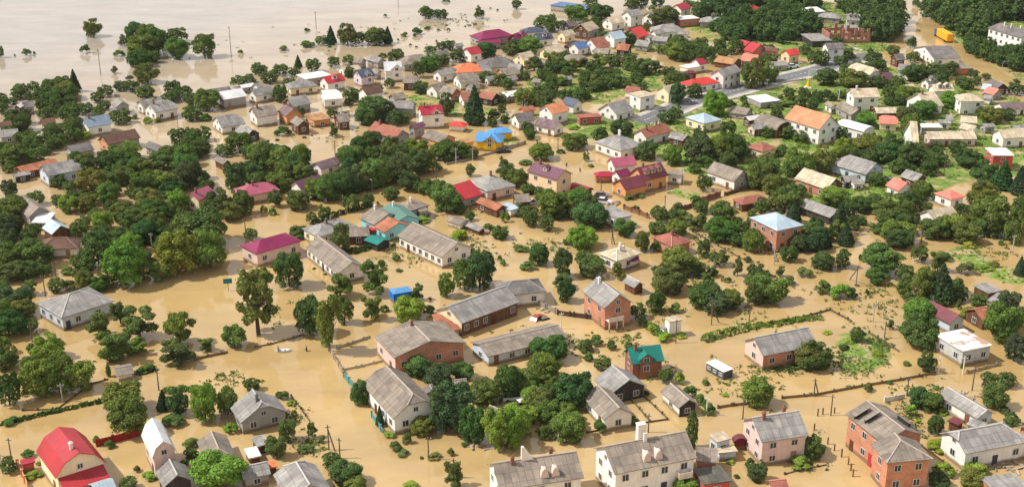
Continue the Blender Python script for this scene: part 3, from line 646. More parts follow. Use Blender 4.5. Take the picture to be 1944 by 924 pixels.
    H('A3', 440, 706, 535, 728, 460, 770, 3, 'gg', 'navy', 'white'); H('A3', 110, 787, 200, 770, 150, 816, 2, 'gg', 'rust', 'orange'); H('A3', 62, 832, 190, 815, 140, 888, 2.6, 'gg', 'dslate', 'white')
    H('B3', 245, 8, 395, 42, 280, 80, 2.6, 'gg', 'vslate', 'white'); H('A3', 1318, 855, 1450, 904, 1577, 872, 3.2, 'hh', 'paleblue', 'cream', abc=True, k=.42, lm='cream pavilion', look='cream house with a pale grey-blue hipped metal roof on a lawn')
    H('B3', 1755, 5, 1850, -10, 1800, 32, 2.6, 'gg', 'lslate', 'wood', k=.5); H('B3', 1790, 62, 1890, 50, 1820, 102, 2.4, 'gg', 'slate', 'wood', k=.5, gcol='pink'); H('A3', 1650, 772, 1790, 792, 1690, 830, 2, 'gg', 'bslate', 'grey', k=.4)
    H('B4', 20, -10, 190, 45, 130, 110, 2.8, 'gg', 'bslate', 'wood', prof='b', k=.5)
    # --- far right
    H('A4', 350, 52, 410, 50, 380, 90, 2.6, 'hh', 'white', 'grey'); H('A4', 360, 115, 402, 128, 350, 148, 2.6, 'gg', 'bslate', 'brick'); H('A4', 475, 92, 540, 97, 500, 132, 2.4, 'hh', 'slate', 'grey')
    H('A4', 625, 102, 730, 106, 650, 140, 3, 'gg', 'slate', 'white', dm=2); FL('A4', 620, 182, 625, 222, 725, 218, 2.6, 'slate', 'grey', win=False)
    FL('A4', 362, 248, 378, 302, 482, 282, 2.4, 'slate', 'dark', win=False); H('A4', 470, 315, 600, 312, 600, 358, 4.8, 'gg', 'dslate', 'white', lm='roof-damaged white house', look='white two-storey shell with a broken grey roof beside a brick ruin', k=.5)
    H('A4', 178, 366, 260, 352, 245, 402, 3.4, 'gg', 'brightred', 'peach', look='peach house with a bright red gabled roof near the road'); H('A4', 75, 452, 185, 448, 130, 482, 2.2, 'gg', 'slate', 'grey', k=.4); H('A4', 42, 342, 130, 352, 60, 376, 3.2, 'gg', 'brown', 'brick')
    H('A4', 1195, 338, 1390, 332, 1370, 430, 3, 'gg', 'dslate', 'white', k=.3, lm='grey warehouse', look='long white warehouse with a low dark grey roof by the flooded street', hr=2.6)
    FL('A4', 1420, 487, 1425, 502, 1545, 497, 2.4, 'bslate', 'brick', win=False)
    H('A4', 1745, 168, 1960, 228, 1790, 243, 7.5, 'hg', 'dslate', 'white', ch=3, chc='white', lm='long white mansion', look='long three-storey white mansion with a dark roof beside the woods', rows=3, wsp=2.4, k=.75)
    H('A4', 972, 396, 1040, 392, 1020, 440, 2.6, 'gg', 'dslate', 'wood'); H('A4', 1010, 466, 1120, 476, 1030, 515, 2.6, 'gk', 'slate', 'lblue')
    H('A4', 700, 458, 830, 495, 750, 535, 3.4, 'kk', 'beige', 'white'); H('A4', 885, 530, 955, 528, 900, 582, 2.6, 'gg', 'violet', 'brick', look='small brick house with a violet-brown metal roof')
    H('A4', 655, 648, 850, 642, 790, 712, 4.8, 'gg', 'beige', 'white', k=.6, lm='white awning house', look='white two-storey house with a beige roof and a maroon awning', ch=1, chc='white', extra='awning'); H('A4', 1148, 682, 1268, 668, 1260, 782, 3, 'gg', 'beige', 'white', ch=1, k=.62)
    H('A4', 1250, 617, 1400, 612, 1310, 668, 3.4, 'gg', 'beige', 'white', dm=2, lm='two-dormer house', look='white house with a beige roof and two white dormers'); H('A4', 1410, 695, 1462, 742, 1642, 740, 4.6, 'hh', 'beige', 'white', abc=True, k=.42, look='two-storey white house with a beige hipped roof')
    H('A4', 1625, 610, 1690, 618, 1625, 652, 2.4, 'gg', 'paleblue', 'lilac'); H('A4', 1665, 630, 1745, 652, 1660, 684, 2.2, 'gg', 'salmon', 'grey', look='low house with a faded pinkish roof beside a pale blue one'); H('A4', 1690, 580, 1775, 612, 1665, 622, 2.4, 'gg', 'dslate', 'dark')
    H('A4', 600, 738, 720, 798, 575, 798, 2.6, 'gg', 'bslate', 'grey'); H('A4', 490, 738, 540, 768, 475, 765, 2.4, 'gg', 'bslate', 'white'); H('A4', 832, 786, 990, 784, 900, 828, 2.4, 'gg', 'beige', 'wood', k=.45)
    H('A4', 895, 842, 980, 848, 890, 902, 2.6, 'kk', 'salmon', 'cream', look='cream house with a dull pink half-hipped roof'); H('A4', 255, 768, 513, 845, 310, 909, 5.2, 'gg', 'terracotta', 'white', lm='great terracotta roof', look='tall white house with a huge faded terracotta tiled roof', k=.8)
    H('B4', 600, 25, 800, 80, 640, 84, 3.4, 'gg', 'white', 'white', prof='b', k=.38, look='long white hall with a curved white roof', lm='white vaulted hall', wsp=2.2); FL('B4', 1165, 55, 1175, 85, 1325, 78, 2.4, 'white', 'grey', win=False); H('B4', 1090, 38, 1145, 40, 1115, 62, 2.4, 'gg', 'beige', 'white')
    H('B4', 1210, 114, 1560, 112, 1400, 170, 2.6, 'gg', 'beige', 'pink', k=.45, look='long pinkish bungalow with a beige slate roof', lm='long beige bungalow'); H('B4', 1480, 50, 1580, 75, 1465, 92, 3, 'gg', 'beige', 'white'); H('B4', 1735, 100, 1930, 88, 1850, 162, 3.2, 'gg', 'beige', 'white', k=.6, look='white house with a broad beige roof at the edge of the meadow')
    H('B4', 1840, 68, 1930, 62, 1880, 92, 2.4, 'gg', 'slate', 'grey'); b = FL('B4', 1605, 232, 1700, 288, 1865, 300, 4.4, 'white', 'redw', lm='red flat-roofed block', look='red two-storey block with a stepped flat white roof', door=True)
    H('B3', 1752, 225, 1880, 264, 1990, 235, 2.8, 'hh', 'redbrown', 'cream', abc=True, look='cream bungalow with a red-brown hipped roof among trees', lm='red-brown bungalow'); H('B4', 650, 283, 850, 342, 700, 408, 2.8, 'hg', 'slate', 'lblue', k=.6, lm='pale-blue L house', look='pale blue house with a long grey roof hipped at one end')
    H('B4', 318, 377, 553, 456, 370, 500, 2.8, 'gg', 'beige', 'orbrick', gcol='wood', lm='beige-roofed barn', look='brick barn with a pale beige roof and a wooden gable'); H('B4', 600, 440, 700, 430, 640, 484, 2, 'gg', 'slate', 'dark'); H('B4', 660, 470, 740, 462, 700, 502, 1.9, 'gg', 'slate', 'white', k=.4)
    H('B4', 1065, 388, 1185, 428, 1080, 462, 2.8, 'gg', 'slate', 'wood'); H('B4', 975, 447, 1072, 488, 985, 538, 2.5, 'gg', 'salmon', 'white', look='small white house with a salmon pink gabled roof', lm='salmon gabled roof'); H('B4', 1258, 565, 1395, 612, 1505, 590, 2.8, 'hh', 'salmon', 'white', abc=True, look='white house with a salmon pink hipped roof', lm='salmon hipped roof')
    H('B4', 1215, 690, 1400, 657, 1320, 768, 2.4, 'gg', 'beige', 'white', k=.6); H('B4', 330, 602, 570, 688, 420, 712, 2, 'gg', 'slate', 'dark', k=.45, look='long low dark barn with a grey slate roof', win=False); H('B4', -78, 740, 120, 840, 312, 795, 5.4, 'hh', 'paleblue', 'orbrick', abc=True, k=.42, lm='brick tower house', look='tall orange brick house with a pale blue hipped metal roof')
    H('B4', 1740, 625, 1815, 650, 1725, 660, 2.4, 'gg', 'red', 'wood')
    # --- central strip
    r = H('B3', 680, 180, 842, 257, 982, 205, 3.2, 'hh', 'slate', 'white', abc=True, k=.5, ch=2, chc='white', lm='white chimneyed house', look='white house with a grey hipped roof and white chimneys'); H('B3', 978, 100, 1165, 52, 1130, 135, 3, 'gg', 'redbrown', 'white', ch=2); H('B3', 1222, 116, 1330, 142, 1240, 170, 2.2, 'gg', 'slate', 'wood', k=.5)
    H('B3', 765, 308, 935, 290, 880, 365, 2.8, 'gg', 'pink', 'white', lm='pink-roofed house', look='white house with a striped pink metal roof', k=.7); H('B3', 800, 402, 890, 380, 875, 442, 2.5, 'gg', 'magenta', 'white', look='small white house with a magenta metal roof below a pink one'); H('B3', 692, 406, 748, 404, 715, 442, 1.9, 'hh', 'crimson', 'brick', win=False, look='little brick hut with a crimson roof in the flooded yard')
    H('B3', 955, 378, 1135, 338, 1100, 455, 3.4, 'gg', 'maroon', 'orange', dm=3, dmw=1.5, k=.85, ch=1, lm='three-dormer orange house', look='orange house with a maroon roof and three small dormers'); H('B3', 825, 465, 985, 430, 945, 527, 2.6, 'gg', 'maroon', 'orange', wing=True)
    H('B3', 215, 330, 435, 393, 275, 437, 5.6, 'gg', 'violet', 'peach', ch=1, chc='brick', k=.6, lm='peach violet-roofed house', look='tall peach house with a violet-brown metal roof', dm=1, dmw=1.2); H('B3', 490, 487, 615, 526, 530, 545, 2, 'gg', 'crimson', 'wood', prof='b', k=.6, look='long shed under a rounded crimson roof', win=False)
    H('B3', 1525, 332, 1738, 402, 1550, 435, 3, 'gg', 'bslate', 'white', gcol='grey', lm='grey-gabled bungalow', look='white bungalow with a brown-grey roof and a grey gable'); FL('B3', 1185, 392, 1180, 425, 1285, 440, 2.6, 'bslate', 'white')
    FL('B3', 690, 672, 810, 752, 912, 722, 2.8, 'slate', 'white', look='small white flat-roofed building behind round bushes'); H('B3', 1745, 588, 1850, 572, 1790, 640, 2, 'hh', 'redbrown', 'wood')
    H('B2', 895, 38, 1095, 105, 930, 135, 2.8, 'gg', 'redbrown', 'grey', ch=1, lm='brown patched roof', look='grey house with a large red-brown gabled roof among trees'); H('B2', 1155, 70, 1240, 40, 1215, 86, 3.4, 'gg', 'violet', 'grey'); H('B2', 1290, 98, 1430, 140, 1310, 178, 2.2, 'gg', 'bslate', 'orange', k=.5); H('B2', 1482, 38, 1520, 42, 1490, 75, 1.9, 'hh', 'brightred', 'white', win=False, look='tiny white hut with a bright red roof')
    H('B2', 1640, 115, 1755, 120, 1690, 190, 2.8, 'gh', 'blue', 'yellow', cross=(.55, 3.4), k=.6, lm='yellow blue-roofed cafe', look='yellow house with a bright blue metal roof and front gable'); FL('B2', 1515, 172, 1545, 200, 1612, 185, 2.2, 'yellow' if 'yellow' in ROOF else 'brownflat', 'yellow', wing=True)
    H('B2', 1775, 88, 1835, 82, 1800, 130, 2.6, 'hh', 'blue', 'yellow', look='smaller yellow annexe with a bright blue roof'); H('B2', 1435, 512, 1588, 468, 1590, 600, 2.5, 'gg', 'red', 'grey', k=.5, ch=0, lm='plain red roof', look='low grey house with one plain red metal roof')
    H('B2', 1600, 468, 1712, 555, 1890, 495, 2.8, 'hh', 'slate', 'pink', abc=True, k=.5, ch=1); H('B2', 1670, 592, 1825, 655, 1690, 655, 2, 'gg', 'rust', 'wood', k=.45)
    H('B2', 385, 815, 480, 885, 745, 798, 2.8, 'hh', 'slate', 'cream', abc=True, k=.45, ch=2, chc='grey', lm='cream hipped house', look='cream house with a big weathered grey hipped roof'); H('B2', 690, 815, 762, 812, 740, 882, 2.2, 'gh', 'bslate', 'wood', wing=True, k=.4)
    r = H('B2', 880, 662, 995, 712, 790, 752, 2.8, 'gg', 'bslate', 'turq', k=.42, ch=1, chc='white', lm='turquoise house', look='long house with turquoise walls under grey and brown roofs', W=8.5); H('B2', 985, 735, 1065, 780, 890, 806, 2.6, 'gg', 'rust', 'turq', wing=True, k=.42, W=7.5)
    H('B2', 1015, 632, 1130, 728, 960, 680, 3.1, 'gg', 'green', 'turq', k=.42, W=6.5, look='middle house of a terrace with a plain sea-green metal roof', ch=1, chc='white'); H('B2', 1040, 650, 1130, 700, 1278, 645, 2.8, 'hh', 'bslate', 'grey', abc=True, k=.45, ch=1, chc='white')
    H('B2', 1200, 680, 1262, 665, 1240, 700, 2.2, 'gg', 'bslate', 'grey', k=.35, wing=True)
    H('B2', 860, 868, 960, 905, 930, 924, 1.8, 'gg', 'teal', 'dark', win=False, k=.3, W=4.2, look='small dark shed with a green metal roof beside the turquoise house'); FL('B2', 850, 800, 842, 830, 905, 840, 1.6, 'brightred', 'brick', win=False, look='little red canopy at the end of the turquoise house')
    H('C2', 1118, -67, 1435, 78, 1160, 97, 3, 'gg', 'bslate', 'white', lm='long white schoolhouse', look='long white building with a brown-grey gabled roof and a row of windows', wsp=2.0, k=.5)
    H('C2', 455, 30, 695, 212, 470, 190, 2.7, 'gg', 'bslate', 'white', lm='roof-holed long house', look='long white house with holes in its grey slate roof', k=.6, wsp=2.2)
    H('C2', -84, 92, 25, 155, 342, 60, 3.4, 'hh', 'magenta', 'pink', abc=True, k=.45, lm='pink magenta-roofed hall', look='pink hall with a broad magenta hipped metal roof')
    H('C2', 1012, 398, 1060, 390, 1040, 428, 2.3, 'hh', 'blue', 'blue', win=False, k=.3, noun='kiosk', lm='blue kiosk', look='bright blue kiosk standing in the flood', ov=.15)
    H('C2', 1100, 618, 1245, 765, 890, 775, 3.8, 'gg', 'bslate', 'pink', gcol='orbrick', k=.26, lm='brick-fronted hall', look='wide pink hall with a brick front under a low brown-grey roof', ch=1)
    H('C2', 1365, 525, 1775, 378, 1640, 577, 2.9, 'gg', 'slate', 'wood', gcol='cream', k=.5, lm='long slate barn', look='long wooden barn with a grey slate roof and a cream gable', wsp=2.2); FL('C2', 1290, 585, 1345, 690, 1440, 655, 2.0, 'rust', 'grey', wing=True, tilt=.1)
    H('C3', 45, 345, 155, 335, 190, 428, 3, 'hh', 'dslate', 'white', k=.45, look='white-ended house with a dark grey hipped roof joined to a long barn', lm='dark hipped annexe'); H('C3', -190, 785, 370, 650, 160, 805, 2.2, 'gg', 'bslate', 'lblue', k=.32, look='long low shed with a brown-grey roof and pale blue gable', lm='long low shed', noun='barn')
    r = H('C3', 637, 320, 797, 440, 617, 478, 4.8, 'gg', 'slate', 'orbrick', k=.72, lm='two-storey brick house', look='two-storey orange brick house with a pale grey gabled roof and balcony', ch=1, chc='white'); balcony(r)
    H('C3', 857, 307, 942, 352, 870, 375, 1.8, 'gg', 'slate', 'wood', win=False); H('C3', 648, 150, 780, 206, 957, 150, 3, 'hh', 'beige', 'white', abc=True, k=.42, ch=2, chc='white', lm='white hipped bungalow', look='white bungalow with a pale beige hipped roof and a purple porch', extra='porch')
    H('C3', 1018, 40, 1165, 106, 1312, 70, 2.7, 'hh', 'redbrown', 'orbrick', abc=True, k=.42, ch=1, lm='red-brown hipped house', look='orange brick house with a red-brown hipped roof'); FL('C3', 1122, 598, 1150, 630, 1236, 612, 3.2, 'beige', 'white', noun='transformer kiosk', win=False, lm='white transformer kiosk', look='tall narrow white transformer kiosk standing in the flood', ov=.12); FL('C3', 1080, 660, 1110, 680, 1165, 665, 1.4, 'slate', 'white', win=False, noun='hut', look='low white hut beside the transformer kiosk', ov=.12)
    r = H('C3', 855, 812, 1085, 787, 1040, 910, 3.3, 'gg', 'teal', 'dbrick', k=.8, lm='teal-roofed house', look='narrow brick house with a bright teal metal roof', cross=(.45, 2.4), ch=1)
    H('C4', -50, 742, 335, 668, 220, 830, 3.1, 'gg', 'slate', 'orbrick', k=.62, lm='lone brick barn', look='long orange brick barn with a grey slate roof beside the green plot', gcol='pink'); FL('C4', 1228, 716, 1420, 835, 1625, 790, 3.2, 'white', 'block', mat='rustw', lm='rust-patched flat roof', look='grey block house with a flat white roof patched with rust')
    H('C4', 1195, 478, 1395, 578, 1240, 600, 2.4, 'gg', 'maroon', 'lblue', k=.75, look='pale house with a maroon metal gabled roof behind round trees', lm='maroon gabled roof'); FL('C4', 1522, 368, 1600, 430, 1665, 398, 2, 'slate', 'wood', win=False, look='weathered wooden shed with a flat grey roof in the bushes'); FL('C4', 1608, 468, 1660, 498, 1702, 435, 2, 'slate', 'grey', win=False)
    H('C4', 1500, 540, 1592, 522, 1565, 622, 2.2, 'gg', 'rust', 'wood', k=.5)
    # --- foreground, left
    r = H('D1', 738, 738, 390, 862, 280, 662, 3.7, 'gg', 'red', 'cream', prof='m', abc=True, hr=3.0, lm='red mansard house', look='cream house with a big red mansard roof', ch=1, chc='white'); porch(r)
    H('D1', 1250, 690, 1065, 730, 985, 562, 4.0, 'gg', 'lslate', 'pink', prof='m', abc=True, hr=2.7, lm='pale mansard house', look='narrow pinkish house with a pale metal mansard roof', rows=1); H('D1', 1188, 728, 1245, 838, 1120, 878, 2.5, 'gg', 'slate', 'dark', lm='grey garage', look='dark-gabled garage with a grey roof in front of the mansard', win=False, noun='garage')
    H('D1', 1480, 528, 1535, 655, 1388, 622, 2, 'gk', 'bslate', 'wood', k=.6, look='small barn with a brown-grey half-hipped roof', noun='barn'); H('D2', 236, 382, -85, 475, -134, 362, 2.4, 'kg', 'slate', 'grey', k=.62, abc=True, lm='grey half-hipped house', look='grey house with a weathered grey half-hipped roof', ch=1, chc='grey', q=.75)
    FL('D1', 1725, 650, 1745, 722, 1830, 695, 1.3, 'lslate', 'wood', win=False); FL('D2', 20, 572, 35, 640, 105, 600, 1.4, 'slate', 'wood', win=False)
    H('D1', 640, 905, 790, 860, 720, 985, 2.4, 'gg', 'paleblue', 'cream', k=.5, look='pale blue metal roof cut off by the frame beside the mansard house'); H('D2', 305, 748, 400, 905, 150, 850, 2.5, 'kg', 'slate', 'grey', k=.6, look='big grey slate roof cut off at the bottom edge', lm='bottom-edge slate roof')
    H('D2', -90, 785, 105, 745, 30, 850, 2, 'gg', 'slate', 'grey', k=.5); FL('D2', 108, 740, 115, 788, 168, 770, 1.3, 'orange', 'wood', win=False, look='little shed under an orange cover')
    H('D2', 1290, 342, 985, 447, 812, 190, 3.3, 'kk', 'bslate', 'white', k=.72, q=.62, abc=True, lm='great half-hipped house', look='large white house with a tall brown-grey half-hipped roof and white ridge'); H('D2', 1240, 205, 1262, 245, 1215, 200, 2.6, 'gg', 'dslate', 'grey', wing=True, win=False, k=.4)
    r = H('D3', -90, 757, 497, 672, 300, 895, 4.9, 'gg', 'bslate', 'white', k=.62, ch=2, lm='twin-vent apartment block', look='white block with a slate roof and two humped vents, cut by the bottom edge', gcol=None); vents(r, (.55, .68)); fin(r, .42)
    r = H('D3', 690, 640, 1265, 530, 1075, 772, 5.2, 'gg', 'bslate', 'white', k=.62, lm='long white apartment block', look='long white two-storey block with a brown-grey roof, humped vents and chimney stack'); vents(r, (.42, .56)); fin(r, .46, True); balcony(r, True)
    FL('D3', 1350, 640, 1335, 740, 1488, 745, 2.6, 'bslate', 'brick', wing=True, win=False); FL('D3', 1305, 795, 1390, 905, 1590, 880, 2.2, 'tar', 'redw', look='ruined brick outbuilding with a mossy flat roof', lm='mossy flat roof')
    FL('D3', 1405, 560, 1482, 608, 1597, 590, 2.8, 'beige', 'lblue', look='pale blue hut with a flat beige roof'); FL('D3', 1485, 640, 1495, 685, 1622, 660, 1.6, 'beige', 'lblue', wing=True, win=False)
    H('D4', -60, 437, 270, 389, 190, 582, 4.6, 'gg', 'slate', 'pink', k=.62, lm='pink two-storey house', look='pink two-storey house with a grey slate roof', ch=2); H('D3', 1640, 548, 1655, 580, 1615, 590, 1.5, 'gg', 'maroon', 'maroon', win=False, prof='b', k=.7, look='tiny rounded maroon shed beside the pink house')
    r = H('D4', 745, 318, 1012, 522, 752, 535, 5.8, 'gg', 'bslate', 'orbrick', k=.42, lm='big brick workshop', look='big orange brick building with a layered grey roof and a red gate', wsp=2.6); H('D4', 940, 545, 985, 596, 852, 632, 5.5, 'gh', 'bslate', 'orbrick', wing=True, k=.42, W=7.4); clerestory(r)
    H('D4', 1395, 531, 1692, 476, 1645, 652, 3.4, 'kh', 'slate', 'white', k=.6, q=.6, lm='white slate villa', look='white bungalow with a wide grey roof beside bright green vines'); H('D4', 1312, 225, 1590, 387, 1380, 360, 2.5, 'gg', 'slate', 'white', gcol='lblue', k=.5, lm='long grey bungalow', look='long white bungalow with a grey roof and a pale blue gable')
    FL('D4', 1480, 435, 1440, 480, 1540, 520, 2.2, 'slate', 'grey', win=False, wing=True); FL('D4', 1350, 425, 1310, 455, 1385, 490, 1.5, 'maroon', 'wood', win=False, look='small maroon-roofed lean-to beside the long grey bungalow', noun='lean-to')
    FL('D4', 1590, 850, 1650, 960, 1860, 900, 2.2, 'slate', 'brick', look='flat grey roof of an outbuilding cut by the bottom edge', win=False); H('D4', 60, 880, 180, 868, 120, 935, 2.2, 'gg', 'redbrown', 'brick', k=.5, look='red-brown gabled roof peeping in at the bottom edge'); H('D4', 1850, 500, 1900, 480, 1880, 545, 3, 'gg', 'bslate', 'orbrick', look='brick house cut off by the frame edge')
    H('D3', 745, 68, 868, 172, 640, 190, 2.2, 'gg', 'slate', 'white', gcol='dark', k=.55, lm='grey broad-roofed cottage', look='low cottage with a broad grey slate roof spilling towards the brick house'); H('D3', 645, 205, 800, 368, 640, 400, 2.5, 'gg', 'bslate', 'white', k=.62, lm='ragged-roofed cottage', look='white cottage with a ragged brown-grey slate roof'); H('D3', 1155, 195, 1287, 312, 1150, 312, 2, 'gg', 'bslate', 'white', gcol='dark', k=.6, lm='small dark-gabled cottage', look='small white cottage with a brown-grey roof and dark gable')
    H('D1', 800, 92, 925, 68, 870, 138, 1.4, 'gg', 'bslate', 'white', k=.3, win=False, look='low drowned shed with a brown-grey roof beside a hedge'); FL('D1', 140, 732, 150, 768, 248, 745, 1.6, 'crimson', 'redw', win=False, look='crimson canopy roof beside the red mansard house')
    H('D2', 1400, 175, 1500, 165, 1450, 195, 1.9, 'gg', 'bslate', 'wood', win=False, k=.5); H('D2', 1660, 350, 1740, 385, 1628, 380, 1.9, 'gg', 'bslate', 'wood', win=False, k=.5)
    H('B2', 455, 342, 605, 297, 560, 372, 2.4, 'gg', 'vslate', 'white', k=.6); H('B2', 305, 478, 480, 425, 430, 512, 3.2, 'gg', 'violet', 'white', k=.7, lm='violet-roofed house', look='white house with a violet-brown gabled roof beside dense trees')
    H('B2', 1450, 726, 1555, 760, 1442, 772, 1.6, 'gg', 'bslate', 'white', k=.4, win=False, look='half-collapsed white outbuilding with a sagging grey roof'); H('B2', 1565, 775, 1680, 822, 1560, 806, 1.2, 'gg', 'slate', 'wood', k=.35, win=False)
    H('B3', 60, 576, 170, 566, 110, 632, 2, 'gg', 'bslate', 'wood', k=.5); FL('B3', -10, 640, 35, 690, 70, 660, 1.8, 'paleblue', 'white', win=False)
    FL('A3', 350, 30, 582, 70, 622, 42, 2.4, 'solar', 'grey', win=False, look='long shed under a blue panelled roof at the edge of the flood', lm='blue panelled shed')
    H('A4', 1462, 845, 1582, 852, 1500, 895, 2.2, 'gg', 'beige', 'white', k=.5); H('A4', 1740, 752, 1935, 744, 1830, 800, 2.4, 'gg', 'vslate', 'white', k=.4); H('A4', 1200, 577, 1275, 565, 1240, 612, 2.6, 'gg', 'dslate', 'white', dm=1); H('A4', 990, 556, 1060, 552, 1020, 588, 2.2, 'gg', 'beige', 'white', k=.5)
    H('A4', 1385, 10, 1460, -5, 1425, 40, 2.8, 'gg', 'navy', 'white'); H('A4', 1890, 20, 1940, 8, 1920, 50, 2.8, 'gg', 'dslate', 'white'); H('A3', 5, 672, 92, 655, 60, 702, 2.2, 'gg', 'white', 'grey', k=.4); H('A2', 1830, 672, 1890, 690, 1820, 710, 1.8, 'gg', 'lslate', 'grey', k=.4)
    H('A3', 1880, 336, 1945, 345, 1900, 375, 2.8, 'gg', 'dslate', 'grey'); H('A2', 10, 612, 60, 600, 40, 640, 2.4, 'gg', 'slate', 'white'); H('A2', 880, 505, 925, 512, 890, 540, 2.2, 'gg', 'slate', 'grey'); H('A3', 10, 560, 70, 548, 40, 590, 2.2, 'gg', 'slate', 'grey')
    H('A3', 1180, 150, 1225, 142, 1200, 172, 2.2, 'gg', 'slate', 'white'); H('A3', 1030, 262, 1062, 252, 1060, 282, 2.2, 'gg', 'slate', 'white'); H('A3', 700, 400, 770, 408, 730, 430, 1.8, 'gg', 'bslate', 'wood', k=.4); H('A2', 620, 790, 700, 778, 670, 812, 2.2, 'gg', 'beige', 'white', k=.4); H('A2', 150, 650, 200, 640, 190, 668, 2.0, 'gg', 'dslate', 'wood', k=.4)
    H('B4', 1300, 25, 1390, 30, 1330, 52, 2.4, 'gg', 'slate', 'white', k=.4); H('B4', 1620, 60, 1700, 52, 1660, 84, 2.2, 'gg', 'slate', 'grey', k=.4); H('A4', 1640, 690, 1700, 700, 1650, 722, 2.2, 'gg', 'slate', 'white', k=.4); H('A4', 1050, 620, 1110, 612, 1085, 642, 2.2, 'gg', 'beige', 'grey', k=.5); H('A3', 1500, 95, 1560, 90, 1530, 118, 2.2, 'gg', 'slate', 'cream')
    H('A3', 420, 560, 480, 552, 455, 585, 2.0, 'gg', 'slate', 'wood'); H('A3', 200, 575, 260, 580, 220, 602, 2.0, 'gg', 'bslate', 'grey'); H('A2', 1700, 560, 1760, 552, 1735, 585, 2.2, 'gg', 'slate', 'white'); H('A2', 1470, 320, 1530, 312, 1505, 340, 2.2, 'gg', 'slate', 'grey')
    FL('A4', -20, 700, 0, 750, 78, 715, 2.2, 'white', 'grey', win=False); H('A4', 1360, 838, 1415, 845, 1350, 872, 2.2, 'gg', 'slate', 'white')
def attach(info, name, bm, mat, col, parent=None):
    return link(name, to_mesh(name, bm, mat), parent or info['root'], col, info['loc'], info['rz'])
def balcony(i, side=False):
    bm = bmesh.new()
    if side:      # on the long front, near its far end
        x0, x1 = i['x2']*.55, i['x2']*.9; y = i['fs']*i['w']/2; ya, yb = sorted((y, y+i['fs']*1.2))
        box(bm, x0, x1, ya, yb, 2.5, 2.65); box(bm, x0, x1, *(sorted((y+i['fs']*1.14, y+i['fs']*1.2))), 2.65, 3.5); box(bm, x0, x0+.06, ya, yb, 2.65, 3.5); box(bm, x1-.06, x1, ya, yb, 2.65, 3.5)
    else:
        x = i['x2'] if i['us'] > 0 else i['x1']; xa, xb = sorted((x, x+i['us']*1.5)); w = i['w']/2
        box(bm, xa, xb, -w*.95, w*.2, 2.1, 2.25)
        for yy in (-w*.93, -w*.35, w*.15): box(bm, xb-.18 if i['us'] > 0 else xa, xb if i['us'] > 0 else xa+.18, yy, yy+.18, -1, 3.0)
        box(bm, xb-.08 if i['us'] > 0 else xa, xb if i['us'] > 0 else xa+.08, -w*.95, w*.2, 2.25, 3.0)
    uv_auto(bm); attach(i, 'balcony', bm, M['plaster'], lin((222, 206, 190)))
def porch(i):
    """glazed porch under a red lean-to across the gable front"""
    u = i['us']; x = i['x2'] if u > 0 else i['x1']; w = i['w']/2; X = sorted((x, x+u*2.0)); bm = bmesh.new(); box(bm, X[0], X[1], -w*.8, w*.8, -1, 2.0); uv_auto(bm); p = attach(i, 'porch', bm, M['plaster'], lin((232, 212, 184)))
    bm = bmesh.new(); box(bm, 0, 2.9, -w*.98, w*.98, 0, .14)
    for v in bm.verts: v.co = Vector((x+u*v.co.x, v.co.y, 3.25-.33*v.co.x+v.co.z))
    bmesh.ops.recalc_face_normals(bm, faces=bm.faces); uv_auto(bm); link('porch_roof', to_mesh('porch_roof', bm, i['rm']), p, i['rc'])
    for k in range(4): add_window(p, x+u*2.02, -w*.8+w*1.6*(k+.5)/4, .6, math.pi/2*u, 1.3, 1.1, True)
def vents(i, ts):
    """the humped roof vents of the apartment blocks"""
    sl = i['hr']/(i['Wd']/2)
    for t in ts:
        x = -i['L1']+(i['L1']+i['L2'])*t; bm = bmesh.new(); n = 7; y0, y1 = i['Wd']/2*.36, i['Wd']/2*.80
        rows = []
        for yy, r, h in ((y1, .62, 1.75), (y1-.5, .6, 1.7), ((y0+y1)/2, .5, 1.0), (y0, .1, .12)):
            zb = i['hw']+sl*(i['Wd']/2-yy)-.15
            rows.append([bm.verts.new((x-r*math.cos(math.pi*k/n), i['fs']*yy, zb+(h+.2)*math.sin(math.pi*k/n)*.85)) for k in range(n+1)])
        for a, b in zip(rows, rows[1:]):
            for k in range(n): bm.faces.new((a[k], a[k+1], b[k+1], b[k]))
        bm.faces.new(rows[0]); bmesh.ops.recalc_face_normals(bm, faces=bm.faces); uv_auto(bm)
        link('roof_vent', to_mesh('roof_vent', bm, M['plaster']), i['ro'], lin((214, 196, 184)))
def fin(i, t, big=False):
    """firewall fin / broad chimney stack on the ridge"""
    x = i['xr1']+(i['xr2']-i['xr1'])*t; z = i['hw']+i['hr']; bm = bmesh.new()
    if big: box(bm, x-.62, x+.62, .2, 1.0, z-1.6, z+2.3); box(bm, x-.7, x+.7, .12, 1.08, z+2.3, z+2.45); box(bm, x+.1, x+.62, -.4, .2, z-.8, z+1.2)
    else: box(bm, x-1.1, x+1.1, -.25, .25, z-.6, z+2.1)
    for v in bm.verts:
        if not big and v.co.z > z+1: v.co.x = x-.9+(v.co.x-x)*.15
    uv_auto(bm); link('chimney_stack', to_mesh('chimney_stack', bm, M['plaster']), i['ro'], lin((236, 230, 220)))
